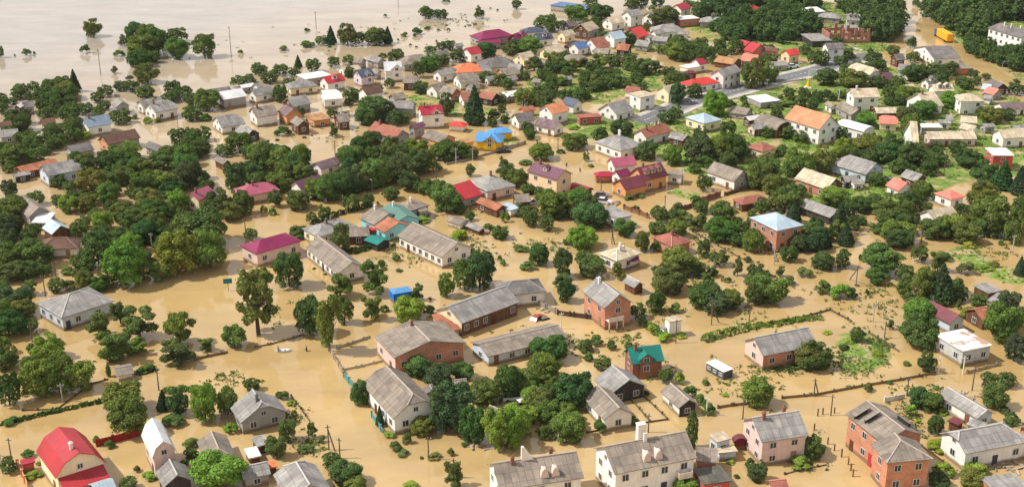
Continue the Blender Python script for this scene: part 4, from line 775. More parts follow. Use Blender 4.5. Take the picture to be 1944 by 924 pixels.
def clerestory(i):
    """raised roof strips with dark glazed faces on the brick workshop"""
    sl = i['hr']/(i['Wd']/2); L = i['L1']+i['L2']; fs = i['fs']
    for x0, x1, ya, yb in ((-.30, -.27, .35, .95), (-.10, -.07, .25, .8), (.05, .33, -.62, -.50)):
        bm = bmesh.new(); X0, X1 = x0*L, x1*L; Y0, Y1 = ya*i['Wd']/2, yb*i['Wd']/2; h = .75
        z = lambda y: i['hw']+sl*(i['Wd']/2-abs(y))
        c = [(X0, Y0), (X1, Y0), (X1, Y1), (X0, Y1)]
        lo = [bm.verts.new((x, fs*y, z(y)-.2)) for x, y in c]; hi = [bm.verts.new((x, fs*y, z(y)+h)) for x, y in c]
        bm.faces.new(hi)
        for k in range(4): bm.faces.new((lo[k], lo[(k+1) % 4], hi[(k+1) % 4], hi[k]))
        bmesh.ops.recalc_face_normals(bm, faces=bm.faces); uv_auto(bm); s = link('roof_light', to_mesh('roof_light', bm, M['glass']), i['ro'])
        bm = bmesh.new(); e = .35
        for k in range(1):
            box(bm, min(X0, X1)-e, max(X0, X1)+e, min(fs*Y0, fs*Y1)-e*.5, max(fs*Y0, fs*Y1)+e*.5, 0, .1)
        for v in bm.verts: v.co.z += z(v.co.y)+h+.01
        uv_auto(bm); link('roof_light_cover', to_mesh('roof_light_cover', bm, i['rm']), s, i['rc'])
    bm = bmesh.new(); x = i['x2'] if i['fs'] < 0 else i['x2']
    box(bm, i['L2']*.30, i['L2']*.30+2.6, *sorted((fs*i['w']/2, fs*(i['w']/2+.08))), -1, 2.2); attach(i, 'gate', bm, M['matt'], lin((176, 60, 56)))
build_houses()

# ------------------------------------------------------------------ water, ground, road
def in_poly(x, y, pts):
    inside = np.zeros(x.shape, bool); j = len(pts)-1
    for i in range(len(pts)):
        (xi, yi), (xj, yj) = pts[i], pts[j]
        if yi != yj:
            c = ((yi > y) != (yj > y)) & (x < (xj-xi)*(y-yi)/(yj-yi)+xi); inside ^= c
        j = i
    return inside
bm = bmesh.new(); poly(bm, [(-4000, -300, 0), (4000, -300, 0), (4000, 7000, 0), (-4000, 7000, 0)])
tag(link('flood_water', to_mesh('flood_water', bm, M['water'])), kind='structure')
LAND = [  # outlines (photograph pixels) of the ground that stands out of the flood, with its height
 ([(1080,255),(1190,205),(1330,165),(1440,128),(1560,116),(1640,112),(1760,150),(1850,165),(1944,190),(2000,330),(1944,335),(1860,345),(1790,362),(1700,398),(1640,388),(1560,412),(1480,380),(1400,350),(1300,330),(1250,300),(1180,282)], .22),
 ([(1255,350),(1347,372),(1322,384),(1275,374),(1258,364)], .26),
 ([(1765,478),(1850,463),(1888,498),(1950,518),(1960,548),(1870,522),(1826,500)], .30),
 ([(1580,640),(1622,622),(1660,640),(1702,664),(1692,688),(1624,716),(1590,702),(1600,672)], .30),
 ([(1400,655),(1480,640),(1560,610),(1580,622),(1500,652),(1420,668)], .10), ([(1440,694),(1500,688),(1560,700),(1600,716),(1540,720),(1470,712)], .03),
 ([(1000,140),(1100,112),(1250,128),(1320,142),(1290,170),(1180,184),(1140,204),(1070,190),(985,165)], .14),
 ([(1440,172),(1560,160),(1620,172),(1600,190),(1470,190)], .30),
 ([(1270,40),(1400,0),(1560,0),(1650,20),(1700,60),(1690,100),(1600,112),(1440,110),(1340,80)], .15), ([(1775,30),(1830,0),(2050,0),(2050,120),(1944,130),(1870,100),(1790,70)], .2), ([(1840,108),(1900,118),(1980,150),(1944,160),(1880,132)], .12),
 ([(905,255),(965,240),(1000,262),(985,282),(920,278)], .08), ([(960,690),(1060,680),(1110,740),(1080,790),(960,800),(930,740)], .03), ([(640,440),(760,425),(820,440),(770,460),(680,470)], .04), ([(740,160),(880,175),(960,215),(900,232),(800,215),(740,190)], .08), ([(990,215),(1090,205),(1160,228),(1110,250),(1020,248)], .12),
 ([(1730,760),(1810,750),(1850,800),(1800,830),(1745,800)], .03), ([(1790,860),(1880,845),(1944,860),(1944,924),(1830,924)], .03), ([(1130,70),(1240,40),(1330,70),(1250,110),(1140,100)], .08),
 ([(300,745),(380,735),(395,760),(310,770)], .12)]
gx = np.arange(-330, 330.1, 2.0); gy = np.arange(125, 650.1, 2.0); GX, GY = np.meshgrid(gx, gy)
def pix_np(X, Y):
    dz = Y*CP+CAM_H*SP; up = Y*SP-CAM_H*CP; return PW/2+F*X/dz, PH/2-F*up/dz
PXg, PYg = pix_np(GX, GY); mask = np.zeros(GX.shape)
for pts, hh in LAND: mask = np.maximum(mask, in_poly(PXg, PYg, pts)*(hh+.30))
for _ in range(3):
    m = np.pad(mask, 1, mode='edge'); mask = (m[1:-1, 1:-1]*2+m[:-2, 1:-1]+m[2:, 1:-1]+m[1:-1, :-2]+m[1:-1, 2:])/6
nz = np.array([mnoise.noise((x*.09, y*.09, .3))*.16+mnoise.noise((x*.31, y*.31, 2.3))*.09 for y, x in zip(GY.ravel(), GX.ravel())]).reshape(GX.shape)
HG = np.where(mask > .02, mask-.30+nz, -.9); ny_, nx_ = GX.shape
me = bpy.data.meshes.new('ground'); vv = np.stack([GX.ravel(), GY.ravel(), HG.ravel()], 1)
ii = np.arange(ny_*nx_).reshape(ny_, nx_); fq = np.stack([ii[:-1, :-1].ravel(), ii[:-1, 1:].ravel(), ii[1:, 1:].ravel(), ii[1:, :-1].ravel()], 1)
def np_mesh(me, v, f):
    me.vertices.add(len(v)); me.vertices.foreach_set('co', v.astype(np.float32).ravel()); k = f.shape[1]
    me.loops.add(f.size); me.loops.foreach_set('vertex_index', f.astype(np.int32).ravel()); me.polygons.add(len(f))
    me.polygons.foreach_set('loop_start', np.arange(0, f.size, k, dtype=np.int32)); me.polygons.foreach_set('loop_total', np.full(len(f), k, np.int32)); me.update(calc_edges=True)
np_mesh(me, vv, fq); me.materials.append(M['ground']); me.polygons.foreach_set('use_smooth', np.ones(len(fq), bool))
tag(link('ground', me), kind='structure')
def ground_z(x, y):
    i, j = int(round((y-125)/2)), int(round((x+330)/2)); return float(HG[i, j]) if 0 <= i < ny_ and 0 <= j < nx_ else -.9
ROAD = [((1195, 240), -.25), ((1222, 231), .30), ((1262, 216), .48), ((1310, 197), .5), ((1380, 179), .5), ((1450, 160), .5), ((1530, 141), .5), ((1590, 124), .45), ((1640, 108), .2), ((1665, 98), -.25)]
def smooth_path(P, n=6):
    out = []
    for i in range(len(P)-1):
        a, b, c, d = P[max(0, i-1)], P[i], P[i+1], P[min(len(P)-1, i+2)]
        for k in range(n):
            t = k/n; out.append(.5*((2*b)+(c-a)*t+(2*a-5*b+4*c-d)*t*t+(3*b-a-3*c+d)*t**3))
    return out+[P[-1]]
RP = smooth_path([Vector((*at(*p).to_2d(), z)) for p, z in ROAD])
def strip(name, path, o0, o1, dz, mat, kind, skirt=False, dash=None):
    bm = bmesh.new(); prev = None; run = 0.0
    for i, p in enumerate(path):
        t = (path[min(i+1, len(path)-1)]-path[max(i-1, 0)]).to_2d().normalized(); n = Vector((-t.y, t.x, 0))
        cur = [p+n*o0+Vector((0, 0, dz)), p+n*o1+Vector((0, 0, dz))]
        if skirt: cur = [cur[0]+n*(.8 if o0 > o1 else -.8)+Vector((0, 0, -.9))]+cur+[cur[1]-n*(.8 if o0 > o1 else -.8)+Vector((0, 0, -.9))]
        if prev is not None and (dash is None or (i % 2 == 0)):
            for a, b, c, d in zip(prev, prev[1:], cur[1:], cur): bm.faces.new([bm.verts.new(q) for q in (a, b, c, d)])
        prev = cur
    bmesh.ops.remove_doubles(bm, verts=bm.verts, dist=.001); bmesh.ops.recalc_face_normals(bm, faces=bm.faces)
    return tag(link(name, to_mesh(name, bm, mat)), kind=kind)
strip('road_shoulder', RP, 5.6, -5.6, 0, M['gravel'], 'structure', skirt=True)
strip('road', RP, 3.8, -3.8, .05, M['asphalt'], 'structure')
fine_path = smooth_path(RP[6:-8], 3)
strip('road_marking', fine_path, .09, -.09, .056, M['mark'], 'structure', dash=1)
strip('road_edge_line', RP[5:-6], 3.5, 3.35, .056, M['mark'], 'structure'); strip('road_edge_line', RP[5:-6], -3.35, -3.5, .056, M['mark'], 'structure')

# ------------------------------------------------------------------ vegetation
def leaf_quads(c, n, size, rg):
    """rhombic leaf clumps at centres c facing roughly along n"""
    k = len(c); t = rg.normal(size=(k, 3)); n = n+rg.normal(size=(k, 3))*.55; n /= np.linalg.norm(n, axis=1, keepdims=True)+1e-9
    a = np.cross(n, t); a /= np.linalg.norm(a, axis=1, keepdims=True)+1e-9; b = np.cross(n, a); s = size*(.6+.8*rg.random((k, 1)))
    v = np.stack([c+a*s, c+b*s*.7, c-a*s, c-b*s*.7], 1).reshape(-1, 3); f = np.arange(4*k).reshape(-1, 4); return v, f
def crown_np(seed, kind, n_leaf):
    """unit crown (width 1 in x and y, height 1): lobes of leaf clumps"""
    rg = np.random.default_rng(seed); L = []
    if kind == 'round':
        for i in range(34):
            u = rg.normal(size=3); u /= np.linalg.norm(u); u[2] = rg.uniform(-.95, 1.0); q = math.sqrt(1-.8*u[2]**2)/math.hypot(u[0], u[1]); r = rg.uniform(.09, .18); e = rg.uniform(.84, 1.08)
            L.append((1, np.array([u[0]*q*(.5-r)*e, u[1]*q*(.5-r)*e, .47+u[2]*(.52-r)*e]), r))
        L.append((1, np.array([0, 0, .42]), .31)); base = -.02
    elif kind == 'loose':
        for i in range(19):
            a = rg.uniform(0, 6.28); d = rg.uniform(.05, .40); L.append((1, np.array([d*math.cos(a), d*math.sin(a), rg.uniform(.20, .88)]), rg.uniform(.08, .16)))
        base = .08
    elif kind == 'tall':
        for i in range(48):
            z = rg.uniform(.22, .95); rr = .42*math.sin(math.pi*min(1, (z-.10)/.95))**.7; a = rg.uniform(0, 6.28); d = rr*rg.uniform(.35, 1)
            L.append((1, np.array([d*math.cos(a), d*math.sin(a), z]), rg.uniform(.05, .095)))
        base = .2
    elif kind == 'willow':
        for i in range(18):
            a = rg.uniform(0, 6.28); d = rg.uniform(.1, .38); L.append((1, np.array([d*math.cos(a), d*math.sin(a), rg.uniform(.24, .88)-d*.25]), rg.uniform(.09, .16)))
        base = .0
    elif kind == 'column':
        for i in range(16):
            z = .08+.84*i/15; rr = .5*math.sin(math.pi*(.12+.82*z))**.8; a = i*2.4; L.append((1, np.array([.35*rr*math.cos(a), .35*rr*math.sin(a), z]), .12+.17*rr))
        base = .02
    elif kind == 'bush':
        for i in range(15):
            a = rg.uniform(0, 6.28); d = .36*math.sqrt(rg.random()); L.append((1, np.array([d*math.cos(a), d*math.sin(a), .12+.58*(1-(d/.42)**2)*rg.uniform(.5, 1.1)]), rg.uniform(.11, .19)))
        base = -.05
    elif kind == 'cone':
        c, nn = [], []
        for i in range(n_leaf):
            z = 1-rg.random()**.6*.94; tier = .75+.35*((z*9) % 1.0 < .5); r = (.5*(1.02-z)**.85*tier)*rg.uniform(.72, 1.05); a = rg.uniform(0, 6.28)+.3*math.sin(z*40)
            c.append((r*math.cos(a), r*math.sin(a), z)); nn.append((math.cos(a)*.7, math.sin(a)*.7, .75))
        return leaf_quads(np.array(c), np.array(nn), .055, rg)
    wts = np.array([l[2]**2 for l in L]); wts /= wts.sum(); C, NN = [], []
    for (_, c, r), w in zip(L, wts):
        k = int(n_leaf*w*1.35)+4; u = rg.normal(size=(k, 3)); u /= np.linalg.norm(u, axis=1, keepdims=True); u[:, 2] = np.where(rg.random(k) < .72, np.abs(u[:, 2]), u[:, 2])
        rad = r*(.80+.28*rg.random((k, 1))); p = c+u*rad*np.array([1, 1, .92])
        if kind == 'willow': p[:, 2] -= rg.random(k)**2*.30*(np.hypot(p[:, 0], p[:, 1])/.5)
        keep = np.ones(k, bool)
        for (_, c2, r2) in L:
            if c2 is not c: keep &= np.linalg.norm(p-c2, axis=1) > r2*.72
        keep &= p[:, 2] > base-.06
        C.append(p[keep]); NN.append(u[keep]*np.array([1, 1, .8])+np.array([0, 0, .35]))
    C, NN = np.concatenate(C), np.concatenate(NN)
    e = rg.random(len(C)) < .06; C[e] += NN[e]*rg.uniform(.02, .05, (e.sum(), 1))
    return leaf_quads(C, NN, {'round': .025, 'loose': .030, 'tall': .026, 'willow': .030, 'column': .05, 'bush': .040}[kind]*(math.sqrt(5200/n_leaf) if kind == 'round' and n_leaf < 5000 else 1), rg)
def trunk_bm(seed, kind):
    r = random.Random(seed); bm = bmesh.new(); z = {'round': .35, 'loose': .42, 'tall': .5, 'willow': .45, 'column': .6, 'cone': .9}[kind]; w = {'tall': .045, 'loose': .04}.get(kind, .038)
    tube(bm, (0, 0, -.12), (.01, .01, z*.5), w, w*.75, 8); tube(bm, (.01, .01, z*.5), (0, .02, z), w*.75, w*.5, 8)
    for i in range(0 if kind in ('cone', 'column') else 6):
        a = i*1.05+r.random()*.6; zz = z*r.uniform(.45, .95); p = Vector((.3*math.cos(a), .3*math.sin(a), zz+r.uniform(.16, .34)))
        q = Vector((0, .01, zz)).lerp(p, .5)+Vector((0, 0, -.03)); tube(bm, (0, .01, zz), q, w*.5, w*.34, 5); tube(bm, q, p, w*.34, w*.1, 5)
    return bm
KIND = dict(r=('round', 'broadleaf_tree', 'tree'), y=('round', 'broadleaf_tree', 'tree'), o=('loose', 'orchard_tree', 'tree'), t=('tall', 'tall_tree', 'tree'), w=('willow', 'willow_tree', 'tree'), p=('column', 'columnar_tree', 'tree'), c=('cone', 'conifer_tree', 'tree'), b=('bush', 'shrub', 'shrub'), g=('bush', 'shrub', 'shrub'))
NV = dict(round=6, loose=3, tall=2, willow=2, column=2, cone=2, bush=4); NLEAF = dict(round=9000, loose=6500, tall=9500, willow=6500, column=1800, cone=3600, bush=2600)
PROTO = {}
for kd in NV:
    for v in range(NV[kd]):
        me = bpy.data.meshes.new('crown' if kd != 'bush' else 'shrub'); np_mesh(me, *crown_np(100+v*7+len(kd), kd, NLEAF[kd])); me.materials.append(M['leaf'])
        PROTO[kd, v] = (me, to_mesh('trunk', trunk_bm(v, kd), M['bark']) if kd != 'bush' else None)
GREEN = dict(r=[(0.085, 0.139, 0.039), (0.107, 0.168, 0.048), (0.072, 0.122, 0.042), (0.126, 0.184, 0.050), (0.081, 0.129, 0.054), (0.142, 0.186, 0.046)], y=[(0.164, 0.255, 0.049), (0.144, 0.230, 0.045), (0.179, 0.265, 0.050)], o=[(0.105, 0.162, 0.048), (0.123, 0.182, 0.054), (0.134, 0.193, 0.050)], t=[(0.168, 0.211, 0.064)], w=[(0.155, 0.206, 0.058)], p=[(0.078, 0.134, 0.042)], c=[(0.045, 0.089, 0.044)], b=[(0.107, 0.172, 0.050), (0.129, 0.194, 0.056), (0.083, 0.144, 0.046), (0.142, 0.186, 0.058)], g=[(0.242, 0.360, 0.054), (0.215, 0.330, 0.054)])
TR = random.Random(5); TREES = []
def plant(t, px, py, wpx, hpx, z=0.0):
    """t: kind letter; (px, py): where its foliage or trunk meets the water; wpx, hpx: size, all in photograph pixels"""
    if t not in 'bg': wpx *= 1.04; hpx *= 1.04
    b = at(px, py); s = ppm(b); Wm = wpx/s; el = math.atan2(CAM_H, b.y); h = hpx/s
    H = math.sqrt(max(h*h-(Wm*math.sin(el))**2, (.3*h)**2))/math.cos(el) if t != 't' else (h-.2*Wm*math.sin(el))/math.cos(el)
    lo, hi = {'b': (.42, 1.3), 'g': (.34, 1.1), 'p': (1.3, 3.5), 'c': (1.2, 3.2), 't': (.9, 2.2), 'w': (.9, 2.4)}.get(t, (.66, 1.6)); H = min(max(H, lo*Wm), hi*Wm)
    if t != 't':
        c = at(px, py-hpx/2, H*.5); b = Vector((c.x, c.y, 0))
    TREES.append(dict(t=t, b=b, W=Wm, H=H, px=px, py=py-hpx*.4)); return TREES[-1]
SIZES = ['small', 'mid-sized', 'large']
def grow(T):
    t = T['t']; kd, name, cat = KIND[t]; v = TR.randrange(NV[kd]); crown, trunk = PROTO[kd, v]; c = [q*TR.uniform(.86, 1.16) for q in TR.choice(GREEN[t])]
    sc = (T['W']*TR.uniform(.95, 1.08), T['W']*TR.uniform(.95, 1.08), T['H']*1.03); rz = TR.uniform(0, 6.28)
    if trunk is None: root = link(name, crown, None, c)
    else:
        root = link(name, None); link('trunk', trunk, root); link('crown', crown, root, c)
    root.location = (T['b'].x, T['b'].y, -.05); root.rotation_euler = (0, 0, rz); root.scale = sc
    root['group'] = 'trees standing in the flooded village' if cat == 'tree' else 'shrubs standing in the flood'
    size = SIZES[(T['W'] > (5 if cat == 'tree' else 2.6))+(T['W'] > (9 if cat == 'tree' else 4.5))]
    lum = c[1]; tone = 'bright green' if t in 'yg' else ('dark green' if lum < .155 else 'green')
    THINGS.append(dict(o=root, px=T['px'], py=T['py'], noun={'broadleaf_tree': 'broadleaf tree', 'orchard_tree': 'orchard tree', 'tall_tree': 'tall tree', 'willow_tree': 'willow', 'columnar_tree': 'columnar tree', 'conifer_tree': 'conifer', 'shrub': 'shrub'}[name], look=f'{size} {tone}', lm=None, cls='plant', cat=cat))

# trees and shrubs read off the photograph: kind x y width height, per quarter
VEG = dict(
A1='r 905 335 95 80,r 985 300 150 130,r 1080 330 160 150,r 1150 390 170 180,r 1040 425 240 170,r 1290 310 160 110,r 1300 425 200 150,r 1490 418 185 170,r 1010 490 170 120,r 1070 608 185 150,b 870 412 90 55,r 1110 460 120 90,b 190 408 75 65,b 250 400 25 30,b 105 412 20 22,o 675 268 135 130,b 620 390 80 75,b 835 538 60 68,b 1755 398 50 42,r 0 440 55 120,b 945 575 60 30,r 370 700 140 120,r 470 720 170 120,c 540 670 80 150,r 430 770 190 110,r 320 800 140 100,r 90 765 80 55,r 20 765 75 85,o 210 730 70 65,r 520 835 130 95,r 500 890 160 110,r 620 835 130 80,r 770 705 125 80,r 710 745 110 70,r 880 655 110 60,r 960 665 120 75,y 1060 715 150 80,r 1260 705 130 115,r 1330 725 150 100,r 1240 745 120 70,r 1390 775 110 95,r 1510 805 180 155,b 1500 885 100 65,r 1880 545 95 85,r 1740 638 115 85,r 1820 605 110 60,r 1400 875 160 100,g 1080 905 75 60,g 1140 892 60 50,r 880 905 160 110,r 330 865 130 90,r 130 905 180 110,r 760 805 95 65,b 990 870 60 40',
B1='r 130 115 190 130,r 390 190 180 140,r 250 235 160 120,r 60 165 120 95,r 170 205 140 95,r 110 350 200 150,r 30 305 95 115,r 260 335 160 100,r 60 415 95 65,r 330 285 105 85,r 450 215 95 85,g 630 168 105 70,r 550 355 115 95,r 850 335 170 115,r 940 315 185 115,r 790 315 85 65,r 1240 325 170 105,r 1190 395 205 135,r 1340 295 125 95,r 1450 305 155 125,b 1490 218 65 45,r 1640 295 135 95,r 1750 255 205 125,r 1830 310 160 105,o 420 515 135 105,r 520 565 135 95,r 660 565 210 175,r 800 485 155 115,r 920 475 195 145,r 1000 425 165 125,r 1060 565 235 155,r 1180 545 205 145,r 1080 685 225 135,r 1250 605 175 125,r 1380 530 190 200,o 1480 505 115 105,r 1720 560 170 225,r 1830 485 165 155,r 1000 805 205 145,r 900 765 185 135,r 1120 785 225 175,y 1300 705 175 165,r 830 725 135 115,r 1580 725 235 185,r 1690 765 180 140,r 1770 725 160 180,r 1460 935 395 240,r 1220 930 125 95,r 1050 905 205 125,r 900 930 175 115,o 740 925 175 115,r 580 905 165 135,o 640 705 155 135,o 540 645 125 95,o 700 785 135 105,o 420 665 95 95,o 260 655 135 105,r 90 770 235 185,r 60 605 135 135,r 230 895 125 115,r 1830 905 105 85,r 1930 330 150 140,r 1900 560 110 150',
C1='r 100 235 260 180,r 240 245 260 190,r 60 345 210 140,r 190 335 190 130,r 290 305 150 110,r 680 240 205 235,r 560 255 155 105,b 480 295 135 75,y 860 385 285 305,r 1000 335 185 205,y 1230 300 285 305,r 1460 262 285 285,r 1130 345 165 135,r 400 425 135 105,b 490 405 115 85,r 590 405 135 135,r 690 415 155 115,r 750 385 115 115,r 90 545 265 175,r 50 745 245 195,r 150 605 185 125,o 210 445 125 115,r 30 455 105 95,o 690 745 185 185,o 840 650 165 160,o 800 905 230 205,o 970 770 265 215,r 800 905 150 130,o 960 865 165 120,o 1255 805 270 250,o 1240 930 230 160,o 1440 835 115 95,r 1640 820 170 165,t 1815 715 345 440,o 80 930 105 115,y 320 905 225 190,b 390 795 95 75,r 250 860 130 100',
D1='y 260 295 260 265,y 400 265 255 275,y 570 245 205 205,r 50 350 165 235,r 865 410 280 240,r 895 560 280 280,c 1140 385 90 135,r 1245 415 155 185,b 1210 505 180 115,y 1430 465 205 255,r 1590 425 145 195,r 1770 250 115 95,g 1620 550 115 95,b 1330 650 135 95,y 1530 940 390 250,r 1340 730 105 85,r 60 825 125 125,b 195 718 105 75,b 680 630 78 80,b 765 650 82 75,b 955 818 58 58,b 85 492 135 78,g 1060 875 135 85,r 900 935 130 80,g 230 870 125 80,p 760 150 45 75,b 1030 112 125 55,b 300 425 60 40,b 350 405 70 40,b 455 385 30 25,b 575 355 60 35,b 620 348 40 30,g 280 770 60 40,b 1290 770 70 50',
D2='b 215 318 95 85,g 265 352 80 50,b 290 432 50 62,r 245 605 135 160,r 160 715 155 165,o 415 578 85 110,b 375 680 125 55,b 490 612 52 62,r 555 790 155 110,r 650 910 245 175,y 720 940 165 85,r 790 335 135 165,g 1110 930 125 60,o 1410 940 165 195,b 1000 668 92 92,b 1060 702 105 42,b 1080 622 72 92,g 960 582 92 62,r 1190 565 165 135,r 1395 535 325 355,r 1540 610 205 255,y 1700 665 210 285,y 1830 665 190 300,r 1630 345 235 185,r 1310 215 235 140,r 1160 155 195 155,r 1470 165 165 105,r 1790 305 185 235,c 890 495 62 135,b 1385 702 58 70,g 700 300 50 40,b 180 300 60 60,b 1185 725 30 25,b 1280 715 110 30,b 1480 640 60 40',
D3='r 100 285 245 205,r 270 185 235 205,y 190 365 175 145,r 480 365 265 265,y 60 570 245 225,r 300 475 205 165,y 440 610 245 215,g 520 485 85 85,b 710 535 112 115,b 880 493 78 82,p 1310 650 110 230,b 1425 415 112 95,b 1370 345 92 92,b 1295 305 115 115,r 1125 195 105 105,g 1215 205 95 115,y 1225 930 175 115,g 1050 910 115 65,y 1770 358 215 205,r 1770 890 155 135,b 1720 785 82 82,r 680 105 135 105,b 580 42 62 62,b 1400 210 70 50,b 860 300 60 40,g 1540 290 60 30,b 930 300 50 50,g 1570 740 80 40,b 1620 860 50 40',
D4='r 370 75 255 145,r 1170 120 132 145,b 1028 72 62 42,b 750 253 82 78,r 1120 370 175 145,r 1210 398 155 135,r 1230 555 112 135,g 1300 412 92 62,r 370 725 175 165,g 280 800 185 120,r 1610 235 132 122,r 1730 225 132 112,r 1650 370 172 185,b 1750 485 122 52,g 1300 715 180 120,g 1390 765 210 140,g 1460 815 190 120,g 1285 850 160 125,r 1250 930 165 105,r 1490 935 195 135,r 0 885 95 155,r 1830 705 62 105,b 1240 245 62 42,b 355 280 40 30,g 1060 430 90 110,g 1110 480 50 40,b 905 195 60 20,b 620 230 60 25',
C4='r 60 490 285 205,r 200 210 135 115,r 390 140 145 135,r 260 135 155 125,r 440 265 155 125,b 310 315 132 88,r 580 255 112 135,r 860 258 295 145,r 820 365 155 115,r 1120 215 122 122,y 1010 338 135 115,r 1150 480 175 235,c 1270 495 205 255,b 1040 495 105 95,b 1450 305 145 115,b 1280 205 155 85,g 1460 115 122 62,b 1690 88 52 38,r 970 100 205 115,b 700 205 42 62,o 440 435 135 95,g 565 475 155 135,b 640 465 92 92,b 745 433 36 42,y 1120 645 225 185,r 1120 808 265 225,r 1400 485 115 115,r 1530 535 135 105,g 1540 648 135 105,r 1700 770 255 285,r 1790 910 155 185,c 1825 310 80 130,r 680 780 112 112,b 580 830 92 58,o 910 685 58 72,r 350 935 245 145,b 1290 880 72 82,o 1390 545 52 72,g 1560 270 150 60,b 1640 250 90 60,r 1750 560 180 150,b 1350 915 30 30,g 470 720 70 40,g 620 790 90 50,g 830 880 110 60',
C3='y 550 135 155 135,b 450 92 95 75,r 235 235 142 152,b 160 272 112 82,b 100 135 105 65,b 140 142 72 52,r 400 320 135 195,r 610 320 195 155,r 550 245 135 115,o 410 400 150 110,r 425 490 130 170,o 790 335 105 125,r 960 135 122 142,b 1050 145 82 92,r 1140 430 245 205,r 1220 290 265 165,r 1350 308 115 105,r 1050 568 142 155,b 1200 565 95 82,r 1400 528 265 165,r 1480 568 205 135,r 1580 538 175 135,r 1500 240 135 115,o 1630 325 82 155,r 1760 328 135 115,r 1760 508 175 165,b 1560 358 62 52,r 1390 178 92 132,r 930 610 112 112,b 960 655 82 72,g 1020 705 82 72,g 1120 775 105 82,g 1230 738 92 52,b 640 795 92 92,b 745 825 72 82,r 560 842 115 95,b 580 905 72 72,r 1740 140 155 155,b 870 815 82 62,r 300 870 265 125,b 1700 210 70 50,b 1440 300 80 50',
C2='r 250 390 225 245,o 610 470 205 175,o 865 440 195 215,o 830 615 155 165,b 920 562 72 62,y 1095 625 215 175,o 1150 485 95 105,b 1230 585 105 95,r 390 725 205 265,w 525 840 205 390,r 640 645 135 185,r 1360 458 122 175,r 1480 405 155 225,r 1590 398 235 255,o 1480 195 122 85,b 1005 205 76 62,b 1760 235 62 52,b 1730 205 42 52,w 600 135 165 190,b 990 112 42 42,g 1440 65 92 75,r 1730 48 112 85,b 320 48 122 82,b 920 265 60 25,b 1025 275 60 20,b 1240 478 30 28,b 430 262 30 18,b 515 300 30 18,b 1170 190 22 16,b 1100 250 22 12',
B2='r 70 405 175 205,r 180 425 195 195,r 280 445 205 175,r 370 445 155 115,r 190 545 215 135,r 330 685 185 145,r 160 665 115 125,g 80 725 65 100,g 140 725 65 65,r 440 605 155 155,r 540 625 195 185,r 640 605 185 195,r 720 565 185 175,r 790 535 185 185,r 880 525 205 205,r 960 505 195 165,r 1060 485 195 195,r 1140 545 155 145,r 1200 435 195 185,r 1280 415 155 175,y 1250 565 155 105,r 1320 605 175 135,r 1410 705 235 195,r 1510 715 115 85,r 720 345 205 115,r 650 335 85 75,b 220 145 125 85,o 590 155 65 95,r 870 235 155 125,r 980 295 115 115,r 1040 235 125 105,y 1190 295 185 135,r 1100 305 135 105,r 1400 325 205 145,r 1520 315 155 125,r 1600 315 105 95,r 1590 442 75 90,r 1830 385 75 88,b 1800 415 62 42,b 1890 372 62 32,r 520 745 102 102,r 430 785 85 85,r 715 695 135 125,r 840 665 102 102,r 1010 615 135 95,r 330 885 135 95,b 1590 765 92 82,b 1840 775 85 92,r 1810 893 135 85,b 1720 835 92 62,g 1510 905 135 95,g 1230 775 125 65,b 910 645 32 28,b 110 188 28 18,b 180 182 40 20,b 375 162 40 16,b 430 145 30 14,b 1360 400 60 50,b 1380 500 60 40,r 1440 310 120 100',
A2='b 390 342 122 52,r 505 325 102 62,c 570 325 82 125,r 690 328 142 155,r 760 328 122 115,r 900 328 172 125,c 985 318 72 115,r 1260 132 100 85,r 1310 140 100 75,r 1380 145 95 75,r 1655 138 82 92,b 1410 18 65 30,c 330 495 56 85,r 440 525 115 95,r 590 495 95 85,r 60 550 112 72,r 200 545 122 72,r 120 605 132 82,r 300 555 102 62,r 1060 488 132 125,b 950 422 72 42,r 700 475 92 72,r 1300 405 102 72,r 1440 365 92 72,r 1380 365 82 62,r 1510 455 132 92,r 1300 525 162 125,r 1210 568 102 125,r 1380 485 122 92,r 1700 425 162 115,r 1880 405 122 82,r 1000 645 82 72,r 700 565 82 82,r 270 665 112 102,r 200 745 122 122,r 720 725 132 72,r 800 785 112 82,r 900 858 255 125,r 830 908 175 125,r 1040 915 125 105,r 1100 895 125 65,r 1420 848 115 170,r 1230 675 132 72,c 1620 905 150 260,r 1700 605 115 85,r 1800 625 132 92,r 1860 655 102 82,r 1790 765 82 72,r 580 865 82 82,r 350 855 62 82,b 1200 253 92 60,b 1110 268 62 38,b 230 365 85 35,b 390 228 52 28,b 965 120 40 22,b 1430 225 36 24,b 1280 210 60 16,b 1355 225 30 18,b 1625 185 36 20,b 1585 190 30 14,b 1550 197 20 12,b 1415 190 30 14,b 560 345 40 14,b 600 363 22 10,b 1150 335 24 20,b 1195 350 24 18,b 1180 270 30 30,b 1340 310 24 24,b 1060 300 24 24,b 1790 80 20 18,b 1735 65 16 14',
A3='r 80 68 76 72,r 510 155 185 105,r 700 145 175 105,r 600 100 120 80,r 920 55 122 65,r 990 55 112 85,r 1110 45 102 62,r 620 35 112 55,r 340 185 62 82,r 280 205 155 75,r 400 215 102 62,r 180 365 185 75,r 80 365 142 65,r 560 275 92 72,r 890 325 122 85,r 1150 178 215 115,r 1330 65 102 62,r 1480 65 72 35,r 1220 438 175 125,r 1330 405 152 105,r 1260 345 132 82,r 1690 395 102 102,y 130 768 145 125,r 290 785 165 125,c 960 795 62 105,r 1260 768 125 160,r 1380 725 132 115,y 1530 850 175 185,r 1180 895 155 85,r 1250 865 102 102,b 1660 775 62 42,b 1750 795 72 72,r 1810 650 185 225,r 1900 640 110 150,r 1560 340 90 60,r 1440 380 110 70,r 330 600 100 70,b 1070 80 60 50,r 1660 330 80 60,r 1880 420 100 90',
